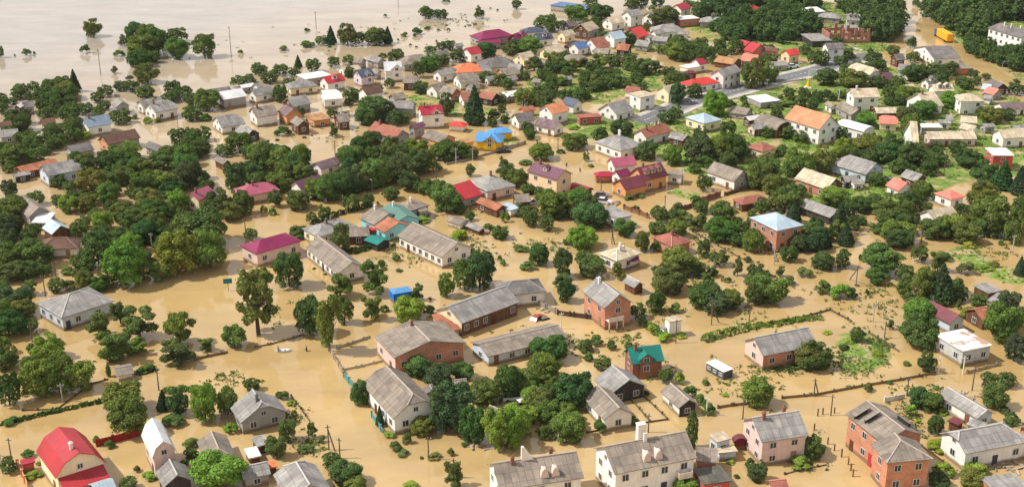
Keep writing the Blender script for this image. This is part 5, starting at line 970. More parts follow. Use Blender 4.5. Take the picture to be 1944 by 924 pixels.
A4='c 580 65 52 65,r 1140 52 62 65,r 1105 350 82 85,r 970 395 102 62,r 1120 455 120 80,r 590 485 105 85,r 440 485 132 115,r 60 605 142 135,r 470 625 185 125,r 690 635 205 115,r 850 645 132 95,r 1120 575 175 85,r 1380 535 152 72,b 1640 585 112 65,y 1080 748 185 115,r 960 725 142 115,y 1400 808 165 125,r 1190 855 195 105,r 1070 905 155 125,y 770 935 165 115,r 120 875 102 102,b 90 795 112 62,b 200 785 152 52,r 1690 905 165 125,r 1870 685 155 95,r 1500 645 132 65,r 900 560 80 60,r 1000 640 140 90,b 1250 482 100 50,r 330 400 110 80,r 390 470 100 110,r 560 330 100 60,b 300 730 60 40,b 380 720 50 40,b 440 715 50 36,b 150 725 50 40,b 500 710 60 36,r 640 420 120 60,r 820 440 140 70,r 1300 620 140 70,r 1560 560 80 50,r 1620 860 120 70,r 1800 880 130 90,r 1490 730 100 60,r 60 480 140 90,r 30 400 100 80',
B4='r 210 165 142 105,y 270 450 225 235,r 490 410 195 195,r 60 490 175 185,r 90 570 165 145,r 780 295 215 155,r 920 338 195 145,r 990 240 120 90,r 1130 240 155 195,r 1110 370 205 175,y 1010 428 152 115,y 850 518 152 105,r 1440 278 132 105,y 1300 368 152 105,r 1230 418 112 95,r 1530 368 205 115,r 1650 508 225 175,c 1780 535 150 195,c 1900 575 130 195,r 1620 650 245 165,r 1690 870 305 285,w 1870 935 175 260,y 540 650 205 125,r 260 598 155 105,r 180 708 255 175,c 580 870 145 230,r 640 745 122 135,r 740 708 165 125,y 830 668 152 95,r 960 778 285 195,r 1100 688 165 155,r 1180 608 152 135,r 1000 905 255 115,r 1260 888 205 135,y 1400 858 235 115,r 1500 905 225 115,r 390 908 195 125,b 740 795 92 82,b 820 835 82 62,r 650 385 92 82,r 1370 655 102 92,r 380 180 120 90,r 110 150 100 90,g 620 620 120 50,g 800 660 120 40,r 1290 250 90 60,r 1900 700 120 120,r 1560 790 150 120,b 1420 310 70 40,r 1890 130 90 70',
B3='r 260 318 175 115,r 490 248 155 125,r 560 228 92 92,b 150 355 105 38,r 850 145 175 105,r 690 198 122 115,r 160 125 92 82,o 590 332 52 72,r 1030 318 185 135,r 1220 358 175 145,r 1410 350 215 205,r 1560 340 215 195,r 1660 340 205 195,r 340 738 245 195,r 540 648 185 115,r 620 808 265 165,r 110 725 132 105,r 180 808 115 115,r 300 838 122 115,r 160 568 112 72,r 870 878 175 135,y 560 935 225 105,y 1120 778 132 122,r 1110 868 142 95,r 1250 888 152 135,o 1260 718 92 85,b 950 695 62 52,r 1600 788 225 165,r 1580 888 245 115,r 1880 708 132 115,o 1430 798 82 82,r 1450 548 122 122,r 1700 940 155 85,r 1850 530 205 195,g 1510 495 62 42,b 880 605 82 52,b 980 595 82 42,r 1380 420 100 80,b 620 372 60 24,b 830 640 26 22,r 1800 320 150 110,b 400 275 70 40,b 20 370 70 35,g 500 100 100 40,r 1700 860 150 100,r 260 590 90 80')
# orchard between the northern rows: scattered crowns inside an outline
ORCH = [(1012,125),(1105,109),(1194,119),(1295,135),(1303,156),(1240,166),(1183,182),(1142,197),(1064,182),(975,156)]
def build_trees():
    for crop, txt in VEG.items():
        s = CROPY[crop[0]][1]
        for e in txt.split(','):
            t, x, y, w, h = e.split(); x, y, w, h = map(float, (x, y, w, h)); t = 'r' if t == 'o' and crop[0] in 'AB' else t; plant(t, *Z(crop, x, y), w/s, h/s)
    r = random.Random(3); n = 0; xs = np.array([0.0]); got = []
    while n < 46:
        x, y = r.uniform(970, 1305), r.uniform(108, 198)
        if not in_poly(np.array([x]), np.array([y]), ORCH)[0]: continue
        if any(abs(x-a)/14+abs(y-b)/6 < 1 for a, b in got): continue
        got.append((x, y)); w = r.uniform(22, 36); plant(r.choice('rrroy'), x, y+6, w, w*.75); n += 1
build_trees()
BELTS = [  # outline (photograph pixels), how many, crown width in pixels, kinds
 ([(0,345),(60,380),(100,345),(200,305),(290,295),(400,275),(430,310),(432,450),(392,505),(300,515),(200,538),(110,556),(60,590),(0,640)], 46, (28, 52), 'rrrry'), ([(425,292),(560,305),(640,310),(700,275),(790,282),(828,322),(700,368),(600,388),(545,372),(455,352)], 40, (28, 48), 'rrrr'),
 ([(0,195),(80,165),(150,175),(140,212),(250,200),(205,245),(100,290),(0,330)], 34, (22, 36), 'rrro'), ([(850,742),(890,735),(960,735),(1060,730),(1118,755),(1105,822),(960,846),(840,800)], 15, (30, 46), 'rryo'),
 ([(1650,432),(1760,402),(1944,398),(1950,448),(1800,458),(1700,468)], 16, (26, 44), 'rroy'), ([(1560,255),(1700,240),(1780,300),(1765,362),(1640,336),(1580,300)], 18, (24, 38), 'rry'), ([(1300,262),(1420,256),(1490,280),(1470,352),(1340,332)], 13, (24, 38), 'rry'),
 ([(1240,372),(1330,392),(1440,402),(1425,462),(1340,448),(1262,420)], 10, (22, 34), 'rob'), ([(1225,478),(1340,500),(1500,528),(1505,566),(1400,580),(1250,560)], 14, (16, 28), 'obb'), ([(1690,470),(1790,500),(1822,566),(1712,566)], 5, (24, 38), 'rob'),
 ([(640,195),(725,172),(765,215),(700,240),(650,228)], 14, (18, 30), 'rro'), ([(960,150),(1010,128),(1020,180),(1060,215),(960,220),(910,190)], 22, (16, 26), 'rro'), ([(1330,205),(1500,180),(1640,186),(1720,200),(1640,220),(1480,215)], 20, (16, 26), 'roy'), ([(1560,132),(1700,120),(1800,150),(1900,170),(1780,168),(1620,150)], 30, (18, 30), 'rrr'),
 ([(830,240),(960,215),(1010,225),(1080,240),(1020,270),(900,250)], 8, (16, 26), 'roo'), ([(1000,70),(1150,40),(1310,30),(1340,66),(1230,80),(1080,110)], 26, (15, 24), 'rro'), ([(1230,75),(1400,92),(1420,112),(1330,128),(1260,110)], 22, (16, 26), 'rrr'), ([(1500,420),(1580,410),(1640,440),(1600,470),(1520,470)], 10, (26, 42), 'roc'),
 ([(0,600),(60,620),(70,760),(20,770),(0,740)], 4, (36, 50), 'r'), ([(180,290),(300,280),(380,262),(420,290),(300,330),(200,330)], 14, (26, 40), 'rr'), ([(1760,560),(1850,540),(1944,560),(1944,640),(1840,620)], 12, (34, 54), 'rry'), ([(1030,400),(1110,380),(1150,400),(1130,420),(1040,420)], 8, (26, 40), 'rr'), ([(960,340),(1090,370),(1120,400),(1000,420)], 10, (26, 40), 'rr')]
HPX = [(*pix((f[0], f[1], 1.5)), ppm((f[0], f[1], 0))*max(1.0, max(f[3]*abs(math.cos(f[2])), f[5]*abs(math.sin(f[2])))/3.8)) for f in FOOT]
RPX = [pix(p) for p in RP]
def fill_belts():
    r = random.Random(17)
    for out, n, wr, kinds in BELTS:
        xs = [p[0] for p in out]; ys = [p[1] for p in out]; k = tries = 0
        while k < n and tries < n*30:
            tries += 1; x, y = r.uniform(min(xs), max(xs)), r.uniform(min(ys), max(ys))
            if not in_poly(np.array([x]), np.array([y]), out)[0]: continue
            w = r.uniform(*wr); t = r.choice(kinds); t = 'r' if t == 'o' and y < 400 else t
            if any(abs(x-a) < w*.55 and -4 < y-b < w*.95 for a, b in RPX): continue
            if any(abs(x-a) < w*.5+3.4*s_ and -1.4*s_ < y-b < w*.8+1.3*s_ for a, b, s_ in HPX): continue
            if any(abs(x-T['px']) < .34*(w+T['W']*ppm(T['b'])) and abs(y-T['py']-T['H']*ppm(T['b'])*.3) < .20*w for T in TREES): continue
            plant(t, x, y, w, w*r.uniform(.8, 1.05)); k += 1
fill_belts()
def clear_of_houses(T):
    """no trunk or shrub inside a building"""
    for x, y, a, l1, l2, hw in FOOT:
        dx, dy = T['b'].x-x, T['b'].y-y; u, v = dx*math.cos(a)+dy*math.sin(a), -dx*math.sin(a)+dy*math.cos(a); m = T['W']*.16
        if -l1-m < u < l2+m and abs(v) < hw+m:
            ex = hw+m-abs(v); T['b'].x += -math.sin(a)*(math.copysign(ex, v)); T['b'].y += math.cos(a)*(math.copysign(ex, v))
for T in TREES: clear_of_houses(T)
# one object each for the 300 broadleaf trees that show largest; the small far rest stand together in one mass
BL = sorted([T for T in TREES if KIND[T['t']][1] == 'broadleaf_tree'], key=lambda T: -T['W']*T['H']*ppm(T['b'])**2); REST = set(map(id, BL[300:]))
for T in TREES:
    if id(T) not in REST: grow(T)
def far_trees():
    V, Fc, off = [], [], 0; base = [crown_np(950+i, 'round', 1700) for i in range(4)]; r = random.Random(6)
    for k, T in enumerate(BL[300:]):
        v, f = base[k % 4]; a = r.uniform(0, 6.28); ca, sa = math.cos(a), math.sin(a); w = T['W']
        V.append(np.stack([T['b'].x+w*(v[:, 0]*ca-v[:, 1]*sa), T['b'].y+w*(v[:, 0]*sa+v[:, 1]*ca), v[:, 2]*T['H']-.05], 1)); Fc.append(f+off); off += len(v)
    me = bpy.data.meshes.new('small_far_trees'); np_mesh(me, np.concatenate(V), np.concatenate(Fc)); me.materials.append(M['leaf'])
    tag(link('small_far_trees', me, None, (.08, .134, .042)), kind='stuff')['label'] = 'the many small tree crowns among the far houses'
far_trees()
def wood(name, outline_px, n, wm, seed, label):
    """far woods that read as one mass"""
    r = random.Random(seed); xs = [p[0] for p in outline_px]; ys = [p[1] for p in outline_px]; V, Fc, k, off, tries = [], [], 0, 0, 0; got = []
    base = [crown_np(900+i, 'round', 1500) for i in range(3)]
    while k < n and tries < 6000:
        tries += 1; x, y = r.uniform(min(xs), max(xs)), r.uniform(min(ys), max(ys))
        if not in_poly(np.array([x]), np.array([y]), outline_px)[0]: continue
        b = at(x, y); w = r.uniform(*wm)
        if any((b.x-p)**2+(b.y-q)**2 < (w*.42)**2 for p, q in got): continue
        if any(math.hypot(b.x-h[0], b.y-h[1]) < max(h[3], h[5])+w*.3 for h in FOOT): continue
        got.append((b.x, b.y)); v, f = base[k % 3]; a = r.uniform(0, 6.28); ca, sa = math.cos(a), math.sin(a); h = w*r.uniform(.8, 1.25)
        q = np.stack([b.x+w*(v[:, 0]*ca-v[:, 1]*sa), b.y+w*(v[:, 0]*sa+v[:, 1]*ca), v[:, 2]*h], 1); V.append(q); Fc.append(f+off); off += len(q); k += 1
    me = bpy.data.meshes.new(name); np_mesh(me, np.concatenate(V), np.concatenate(Fc)); me.materials.append(M['leaf'])
    o = tag(link(name, me, None, (.072, .122, .042)), kind='stuff'); o['label'] = label
wood('woodland', [(1322,30),(1350,0),(1530,0),(1560,12),(1545,40),(1535,60),(1560,66),(1530,85),(1450,88),(1400,82),(1340,70)], 95, (5.5, 9), 21, 'dense far-off woodland at the north end of the village')
wood('woodland', [(1590,14),(1640,10),(1690,4),(1708,40),(1700,70),(1680,80),(1655,82),(1652,62),(1640,52),(1615,38)], 50, (6.5, 11), 22, 'dark grove beside the wide flooded street')
wood('woodland', [(1765,30),(1800,8),(1860,-10),(2020,-10),(2020,60),(1960,50),(1900,38),(1876,60),(1860,84),(1838,78),(1815,60),(1775,55)], 90, (8, 13), 23, 'dark wood around the long white mansion')
wood('woodland', [(1828,90),(1868,100),(1925,118),(1990,118),(1990,140),(1930,136),(1885,120),(1845,106)], 40, (5, 8), 24, 'dark trees along the flooded lane below the mansion')
# hedges: one long thing each
def hedge(crop, pts, wd, ht, col, label, look, n=700):
    P = [at(*Z(crop, x, y)) for x, y in pts]; rg = np.random.default_rng(len(label)+int(abs(P[0].x))); seg = [(b-a).length for a, b in zip(P, P[1:])]; C, NN = [], []
    for k in range(int(n*sum(seg)/20)):
        d = rg.random()*sum(seg); i = 0
        while d > seg[i]: d -= seg[i]; i += 1
        p = P[i].lerp(P[i+1], d/seg[i]); a = rg.uniform(-.2, math.pi+.2); f = .6+.4*abs(math.sin(d*1.3+i))*rg.uniform(.8, 1.2); t = (P[i+1]-P[i]).normalized(); q = Vector((-t.y, t.x, 0))
        c = p+q*(math.cos(a)*wd/2*f)+Vector((0, 0, max(-.1, math.sin(a)*ht*f))); C.append(c); NN.append(q*math.cos(a)+Vector((0, 0, math.sin(a)+.2)))
    me = bpy.data.meshes.new('hedge'); np_mesh(me, *leaf_quads(np.array(C), np.array(NN), .30, rg)); me.materials.append(M['leaf']); o = link('hedge', me, None, col); tag(o, label, 'hedge')
hedge('C3', [(1385, 770), (1480, 735), (1600, 705), (1740, 665)], 2.4, 1.3, (.09, .17, .028), 'bright green hedge running behind the lone brick barn', '')
hedge('C4', [(-40, 662), (90, 655), (200, 630), (300, 615), (430, 605)], 2.2, .7, (.09, .17, .028), 'low ragged strip of greenery along the wall above the lone brick barn', '')
hedge('C3', [(1000, 660), (1060, 710), (1140, 760)], 2.2, 1.2, (.09, .17, .028), 'short bright hedge beside the white transformer kiosk', '')
hedge('D1', [(0, 488), (160, 455), (300, 420), (440, 388), (560, 362), (720, 328)], .9, .7, (.05, .09, .025), 'thin drowned hedge row above the red mansard house', '', 420)
hedge('C2', [(590, 150), (700, 150), (820, 115), (950, 85)], 2.2, 1.2, (.035, .07, .02), 'dark hedge in front of the turquoise house', '')
hedge('B2', [(430, 800), (520, 760), (640, 720), (760, 690), (860, 660)], 1.6, 1.2, (.03, .06, .02), 'dark clipped hedge along the flooded street behind the turquoise house', '')
hedge('D4', [(1680, 370), (1750, 430), (1810, 490)], 1.8, .9, (.045, .09, .025), 'low hedge leading away from the long grey bungalow', '')
hedge('D1', [(940, 140), (1030, 118), (1100, 100)], 1.3, 1.0, (.04, .08, .022), 'low hedge beside the drowned shed', '')
hedge('D1', [(1140, 262), (1250, 245), (1400, 242)], 2.2, .8, (.09, .16, .03), 'bright hedge on the lawn north of the pale mansard house', '')
# drowned weeds
rg = np.random.default_rng(8); C, NN = [], []
WEED = [('P',1480,700,60,10,60),('P',1540,690,50,16,60),('P',1620,690,60,30,140),('P',1660,655,40,20,60),('P',1480,470,60,20,60),('P',1560,505,30,20,20),('P',1310,530,60,30,70),('P',1190,640,40,20,30),('P',1000,640,60,30,30),('P',1080,655,60,30,60),('P',1040,470,60,30,50),('P',905,460,70,30,50),('P',860,600,40,20,10),('P',760,490,50,20,25),('P',650,500,40,40,20),('P',590,845,30,20,30),('P',560,800,30,30,25),('P',130,650,80,40,12),('P',540,600,60,40,10),('P',470,90,300,30,30),('P',690,60,200,30,40),('P',870,40,120,14,50),('P',1450,600,80,30,20),('P',1680,600,90,70,40),('P',1620,560,120,40,40),('P',1440,740,50,30,40),('P',1390,720,80,40,30),('P',1750,740,60,30,25),('P',1730,800,40,50,60),('P',1880,480,60,30,60),('P',1540,860,30,60,25),('P',1230,690,40,40,30),('P',960,780,60,60,70),('P',1030,760,50,50,60),('P',440,720,50,14,30),('P',1250,590,60,30,40),('P',1340,480,90,40,60),('P',1400,440,90,30,40),('P',640,255,120,20,30),('P',560,240,60,14,20),('P',880,400,60,30,40),('P',1610,430,60,30,40),('P',1700,560,60,30,30)]
for _, x, y, w, h, n in WEED:
    for k in range(n):
        b = at(x+rg.normal()*w*.45, y+rg.normal()*h*.45); r = rg.uniform(.15, .55)
        for j in range(9): C.append((b.x+rg.normal()*r, b.y+rg.normal()*r, max(.02, rg.random()*r*.8))); NN.append((rg.normal()*.5, rg.normal()*.5, .9))
me = bpy.data.meshes.new('weeds'); np_mesh(me, *leaf_quads(np.array(C), np.array(NN), .22, rg)); me.materials.append(M['leaf']); tag(link('weeds', me, None, (.10, .155, .045)), kind='stuff')['label'] = 'weed tops scattered across the flooded gardens'
# grass on the ground that stands out of the flood
C, NN = [], []; cand = np.argwhere(HG > .06); sel = cand[rg.integers(0, len(cand), 30000)]
gxx = -330+sel[:, 1]*2+rg.uniform(-1, 1, len(sel)); gyy = 125+sel[:, 0]*2+rg.uniform(-1, 1, len(sel)); C = np.stack([gxx, gyy, HG[sel[:, 0], sel[:, 1]]+.08], 1)
keep = np.array([mnoise.noise((x*.07, y*.07, 5.1))+.5*mnoise.noise((x*.25, y*.25, 1.1)) > -.05 for x, y in zip(gxx, gyy)])
me = bpy.data.meshes.new('grass'); np_mesh(me, *leaf_quads(C[keep], np.tile([0, 0, 1.0], (keep.sum(), 1)), .42, rg)); me.materials.append(M['leaf']); tag(link('grass', me, None, (.15, .235, .042)), kind='stuff')['label'] = 'grass and weeds on the ground above the water'

# ------------------------------------------------------------------ poles, fences, vehicles, people
def thing(o, px, py, noun, look, cat=None, group=None, lm=None, full=None):
    THINGS.append(dict(o=o, px=px, py=py, noun=noun, look=look, lm=lm, cls='item', cat=cat or noun, full=full))
    if group: o['group'] = group
    if lm: LM.append((lm, px, py))
POLE = {}
def pole_meshes(kind):
    if kind not in POLE:
        bm = bmesh.new()
        tube(bm, (0, 0, -.1), (0, 0, 1), .13, .085, 8) if kind != 'lamp' else tube(bm, (0, 0, -.1), (0, 0, 1), .08, .06, 8)
        POLE[kind] = to_mesh('post', bm, M['matt'])
        bm = bmesh.new()
        if kind == 'lamp': tube(bm, (0, 0, 0), (0, -.9, .25), .05, .04, 6); box(bm, -.14, .14, -1.35, -.85, .2, .32)
        else:
            box(bm, -.5, .5, -.04, .04, -.45, -.36)
        POLE[kind, 'arm'] = to_mesh('crossarm' if kind != 'lamp' else 'lamp_head', bm, M['matt'])
        bm = bmesh.new(); tube(bm, (0, 0, 0), (0, 0, .2), .05, .04, 6); POLE['ins'] = to_mesh('insulator', bm, M['paint'])
    return POLE[kind], POLE[kind, 'arm']
def pole(crop, x, yt, yb, kind='wood', brace=None, lean=0.0):
    px, pyb = Z(crop, x, yb); _, pyt = Z(crop, x, yt); b = at(px, pyb); h = max(3.5, min(11, h_from(b, pyt))); r = RND.uniform(-.5, .5)
    a, c = pole_meshes(kind); col = {'wood': (112, 96, 82), 'concrete': (178, 174, 166), 'lamp': (150, 152, 154), 'white': (226, 222, 214)}[kind]
    root = link('street_lamp' if kind == 'lamp' else 'utility_pole', None); root.location = b; root.rotation_euler = (0, lean, r)
    p = link('post', a, root, lin(col)); p.scale = (1, 1, h)
    arm = link('lamp_head' if kind == 'lamp' else 'crossarm', c, root, lin(col), (0, 0, h))
    if kind != 'lamp':
        for dx in (-.45, .45): link('insulator', POLE['ins'], arm, lin((220, 220, 216)), (dx, 0, -.36))
    if brace:
        q = at(*Z(crop, *brace)); bm = bmesh.new(); d = Matrix.Rotation(-r, 3, 'Z') @ (q-b); tube(bm, (0, 0, h*.85), (d.x, d.y, -.3), .11, .13, 7); link('brace', to_mesh('brace', bm, M['matt']), root, lin(col))
    noun = 'street lamp' if kind == 'lamp' else 'utility pole'
    thing(root, px, (pyb+pyt)/2, noun, {'wood': 'brown wooden', 'concrete': 'grey concrete', 'lamp': 'slim grey', 'white': 'pale slender'}[kind]+(' braced' if brace else ''), noun, 'utility poles along the flooded streets')
for a in (('A1',1690,195,405),('A1',737,360,550),('A2',463,85,212),('A2',1063,-5,55),('A3',1205,690,772,'concrete'),('A3',850,790,872,'concrete'),('A3',1908,580,665,'concrete'),('A4',665,335,402,'concrete'),('A4',442,420,482,'wood'),('A4',45,575,662,'concrete'),('A4',1412,230,318,'concrete'),('A4',1557,315,402,'white'),('A4',1762,450,522,'lamp'),('A4',570,645,735,'white'),('A4',922,235,290,'white'),
  ('B1',318,145,218,'white'),('B1',1308,10,162,'concrete'),('B1',45,545,620),('B1',1795,755,855),('B2',602,180,292),('B2',1485,235,352,'concrete'),('B2',1607,235,328,'concrete'),('B2',1342,385,492),('B2',873,495,558,'lamp'),('B2',420,620,692,'lamp'),('B2',32,100,250),('B3',382,160,250),('B3',697,450,572),('B3',1163,580,690),('B3',1298,380,500,'white'),('B4',1340,255,420),('C1',1068,8,125,'concrete'),('C1',320,300,452),('C1',392,210,312),('C1',228,708,772),('C2',1480,360,425,'lamp'),
  ('C3',1443,500,652,'wood',(1500, 635)),('C3',1706,545,650),('C3',1193,612,778),('C3',390,575,680,'white'),('C3',745,18,85,'wood',(765, 88)),('C4',538,138,252,'white'),('C4',788,522,632,'concrete'),('C4',92,118,232,'concrete'),('C4',868,650,745),('C4',1762,22,162,'concrete'),('D1',92,578,795),('D1',440,205,325,'concrete'),('D1',1115,108,245),('D1',20,690,830,'concrete'),('D2',534,488,662,'wood',(580, 672)),('D2',612,578,722),('D2',1233,572,732),('D2',1410,725,860,'wood',(1470, 850)),('D3',370,498,605,'white'),
  ('D3',1408,310,420,'white'),('D3',1663,380,445),('D3',1000,478,540),('D4',373,185,288,'wood',(410, 278)),('D4',1025,188,285),('D4',492,276,422),('D4',1483,88,248),('D4',1418,8,130,'white'),('D4',1246,25,130,'white'),('D2',660,770,905),('C4',1125,10,90)): pole(*a)
a = pole_meshes('wood'); b = at(*Z('C4', 668, 380)); pole('C4', 668, 235, 382, 'wood', (622, 330))
def fence(crop, pts, h, col, label, post=(.14, 2.5), th=.1, mat='matt', gap=False, noun='fence'):
    P = [at(*Z(crop, x, y)) for x, y in pts]; o = P[0].copy(); root = link(noun.replace(' ', '_'), None); root.location = o; c = lin(col)
    bm = bmesh.new(); bp = []
    for p, q in zip(P, P[1:]):
        d = q-p; L = d.length; t = d/L; n = Vector((-t.y, t.x, 0))
        def slab(a, b, z0, z1, w):
            vs = [p-o+t*a-n*w, p-o+t*b-n*w, p-o+t*b+n*w, p-o+t*a+n*w]; lo = [bm.verts.new(v+Vector((0, 0, z0))) for v in vs]; hi = [bm.verts.new(v+Vector((0, 0, z1))) for v in vs]
            bm.faces.new(hi); [bm.faces.new((lo[k], lo[(k+1) % 4], hi[(k+1) % 4], hi[k])) for k in range(4)]
        if gap:
            for z in (h*.35, h*.85): slab(0, L, z-.06, z+.06, th/2)
            k = 0.0
            while k < L-.1: slab(k, k+.12, .02, h, th*.35); k += .24
        else: slab(0, L, -1, h, th/2)
        k = 0.0
        while k <= L+.01: bp.append(p-o+t*k); k += post[1]
    bmesh.ops.recalc_face_normals(bm, faces=bm.faces); uv_auto(bm)
    link('panel', to_mesh('panel', bm, M[mat]), root, c)
    if len(bp) < 60:
        pb = bmesh.new(); box(pb, -post[0], post[0], -post[0], post[0], -1, h+.22); uv_auto(pb); pm = to_mesh('post', pb, M[mat]); an = math.atan2(P[1].y-P[0].y, P[1].x-P[0].x)
        for q in bp: link('post', pm, root, tuple(v*.8 for v in c), q, an)
    m = pix((P[0]+P[-1])/2)
    thing(root, *m, noun, '', noun, full=label)
BR, GR, TE, DK = (124, 78, 66), (172, 160, 140), (96, 158, 160), (96, 82, 66)
fence('B3', [(865, 682), (1050, 752)], 1.1, BR, 'brown brick fence with piers left of the gateway in the flooded lane', (.22, 2.6), .2, 'brick'); fence('B3', [(1207, 722), (1360, 668)], 1.1, BR, 'brown brick fence with piers at the corner below the green lawn', (.22, 2.6), .2, 'brick')
fence('B3', [(1395, 652), (1490, 615), (1570, 590)], 1.4, BR, 'tall brown brick fence with piers along the flooded lane', (.25, 2.4), .2, 'brick'); fence('B3', [(1600, 585), (1720, 550), (1840, 518)], .9, DK, 'dark wall under the grey-gabled bungalow')
fence('D2', [(640, 155), (720, 250), (785, 345)], 1.1, TE, 'teal picket fence beside the great half-hipped house', gap=True); fence('D2', [(835, 435), (910, 548)], 1.1, TE, 'short teal picket fence at the front corner of the great half-hipped house', gap=True)
fence('C2', [(545, 850), (580, 905), (640, 1005)], .8, GR, 'grey broken fence running from the weeping willow', gap=True); fence('D1', [(682, 640), (800, 612), (985, 562)], 1.3, (150, 48, 44), 'dark red board fence between the two mansard houses')
fence('C2', [(585, 822), (700, 785), (825, 742)], .55, GR, 'pale low wall from the weeping willow to the brick-fronted hall'); fence('D2', [(632, 108), (760, 82), (910, 45)], .45, (190, 178, 158), 'pale low wall beyond the great half-hipped house')
fence('C3', [(222, 512), (290, 545), (360, 580)], 1.1, (150, 140, 126), 'grey cluttered fence at the end of the dark hipped annexe'); fence('C3', [(365, 582), (480, 598), (632, 618)], 1.0, (84, 66, 56), 'dark board fence in front of the two-storey brick house')
fence('C3', [(1312, 2), (1640, 182), (1789, 262), (2030, 398)], .3, DK, 'long thin wall drowned beside the flooded lane'); fence('C4', [(488, 552), (640, 632)], .4, DK, 'low dark wall running from the corner of the green plot')
fence('C4', [(760, 712), (870, 778), (968, 842)], .45, (110, 104, 70), 'mossy low wall along the edge of the green plot'); fence('C4', [(488, 550), (300, 598), (100, 645)], .35, DK, 'thin dark wall behind the lone brick barn')
fence('D4', [(150, 305), (375, 285), (710, 222), (980, 178), (1230, 128)], .5, (128, 106, 78), 'long low wall between the pink two-storey house and the poles', (.12, 4)); fence('D3', [(570, 545), (680, 525), (850, 500), (1015, 470), (1140, 452)], .3, DK, 'drowned low wall before the small dark-gabled cottage', (.1, 3))
fence('D3', [(1490, 372), (1600, 355), (1720, 345)], .5, (128, 106, 78), 'low wall leading to the bright willow bush'); fence('D3', [(860, 292), (940, 380), (1018, 472)], .35, (104, 98, 60), 'mossy strip wall in front of the ragged-roofed cottage'); fence('D3', [(962, 282), (1050, 365), (1140, 452)], .3, (104, 90, 66), 'straight low wall across the flooded yard by the teal-roofed house')
fence('D1', [(125, 775), (160, 850), (197, 935)], 1.1, (206, 150, 112), 'salmon garden wall beside the red mansard house', (.2, 2)); fence('D4', [(870, 328), (940, 315), (1010, 300)], .9, (226, 222, 212), 'white wall behind the big brick workshop'); fence('D4', [(1130, 645), (1210, 690), (1300, 760), (1400, 835)], .3, (196, 170, 130), 'pale garden path wall by the bright green vines')
fence('C1', [(0, 940), (160, 900), (330, 868)], .3, GR, 'pale drowned wall by the shrubs at the western street'); fence('C1', [(1370, 900), (1460, 878), (1600, 850)], .5, (120, 104, 84), 'dark low wall under the sprawling orchard trees'); fence('C1', [(1790, 812), (1900, 790), (2060, 745), (2130, 720)], .3, (130, 116, 90), 'ragged drowned fence near the small boat', gap=True)
fence('D1', [(160, 390), (400, 380), (640, 205), (760, 170)], .25, (96, 84, 60), 'dark drowned kerb wall under the bright willow trees'); fence('D4', [(1450, 130), (1580, 95), (1690, 68)], .6, (150, 136, 112), 'thin rail fence in front of the rust-patched flat roof', gap=True); fence('B2', [(1420, 360), (1560, 330), (1700, 290), (1900, 240)], .6, (150, 140, 126), 'grey street wall along the flooded main street', (.12, 4))
fence('B3', [(0, 250), (150, 205)], 1.0, (160, 150, 136), 'grey wall around the yellow blue-roofed cafe'); fence('D2', [(270, 290), (340, 380), (400, 465)], .25, DK, 'thin drowned wall by the grey half-hipped house'); fence('D4', [(170, 835), (300, 800), (465, 770)], .2, DK, 'thin drowned kerb in front of the pink two-storey house')
fence('A4', [(100, 640), (200, 612), (330, 592)], .9, (176, 168, 150), 'pale roadside fence by the yellow monument', (.1, 3)); fence('A4', [(680, 362), (745, 378)], .8, (196, 196, 190), 'short pale fence beside the roof-damaged white house')
# the row of fence posts in the flood
bm = bmesh.new(); box(bm, -.09, .09, -.09, .09, -.8, 1.15); box(bm, -.11, .11, -.11, .11, 1.15, 1.2); PM = to_mesh('fence_post', bm, M['matt'])
for i, (x, y) in enumerate(((400, 425), (435, 415), (517, 405), (375, 528), (470, 622), (517, 668), (567, 712), (615, 765), (632, 808), (647, 850))):
    p = Z('D4', x, y); o = link('fence_post', PM, None, lin((104, 84, 62)), at(*p), RND.uniform(0, 1)); o.scale = (1, 1, RND.uniform(.8, 1.25)); thing(o, *p, 'fence post', 'lone brown', 'post', 'fence posts standing in the flood')
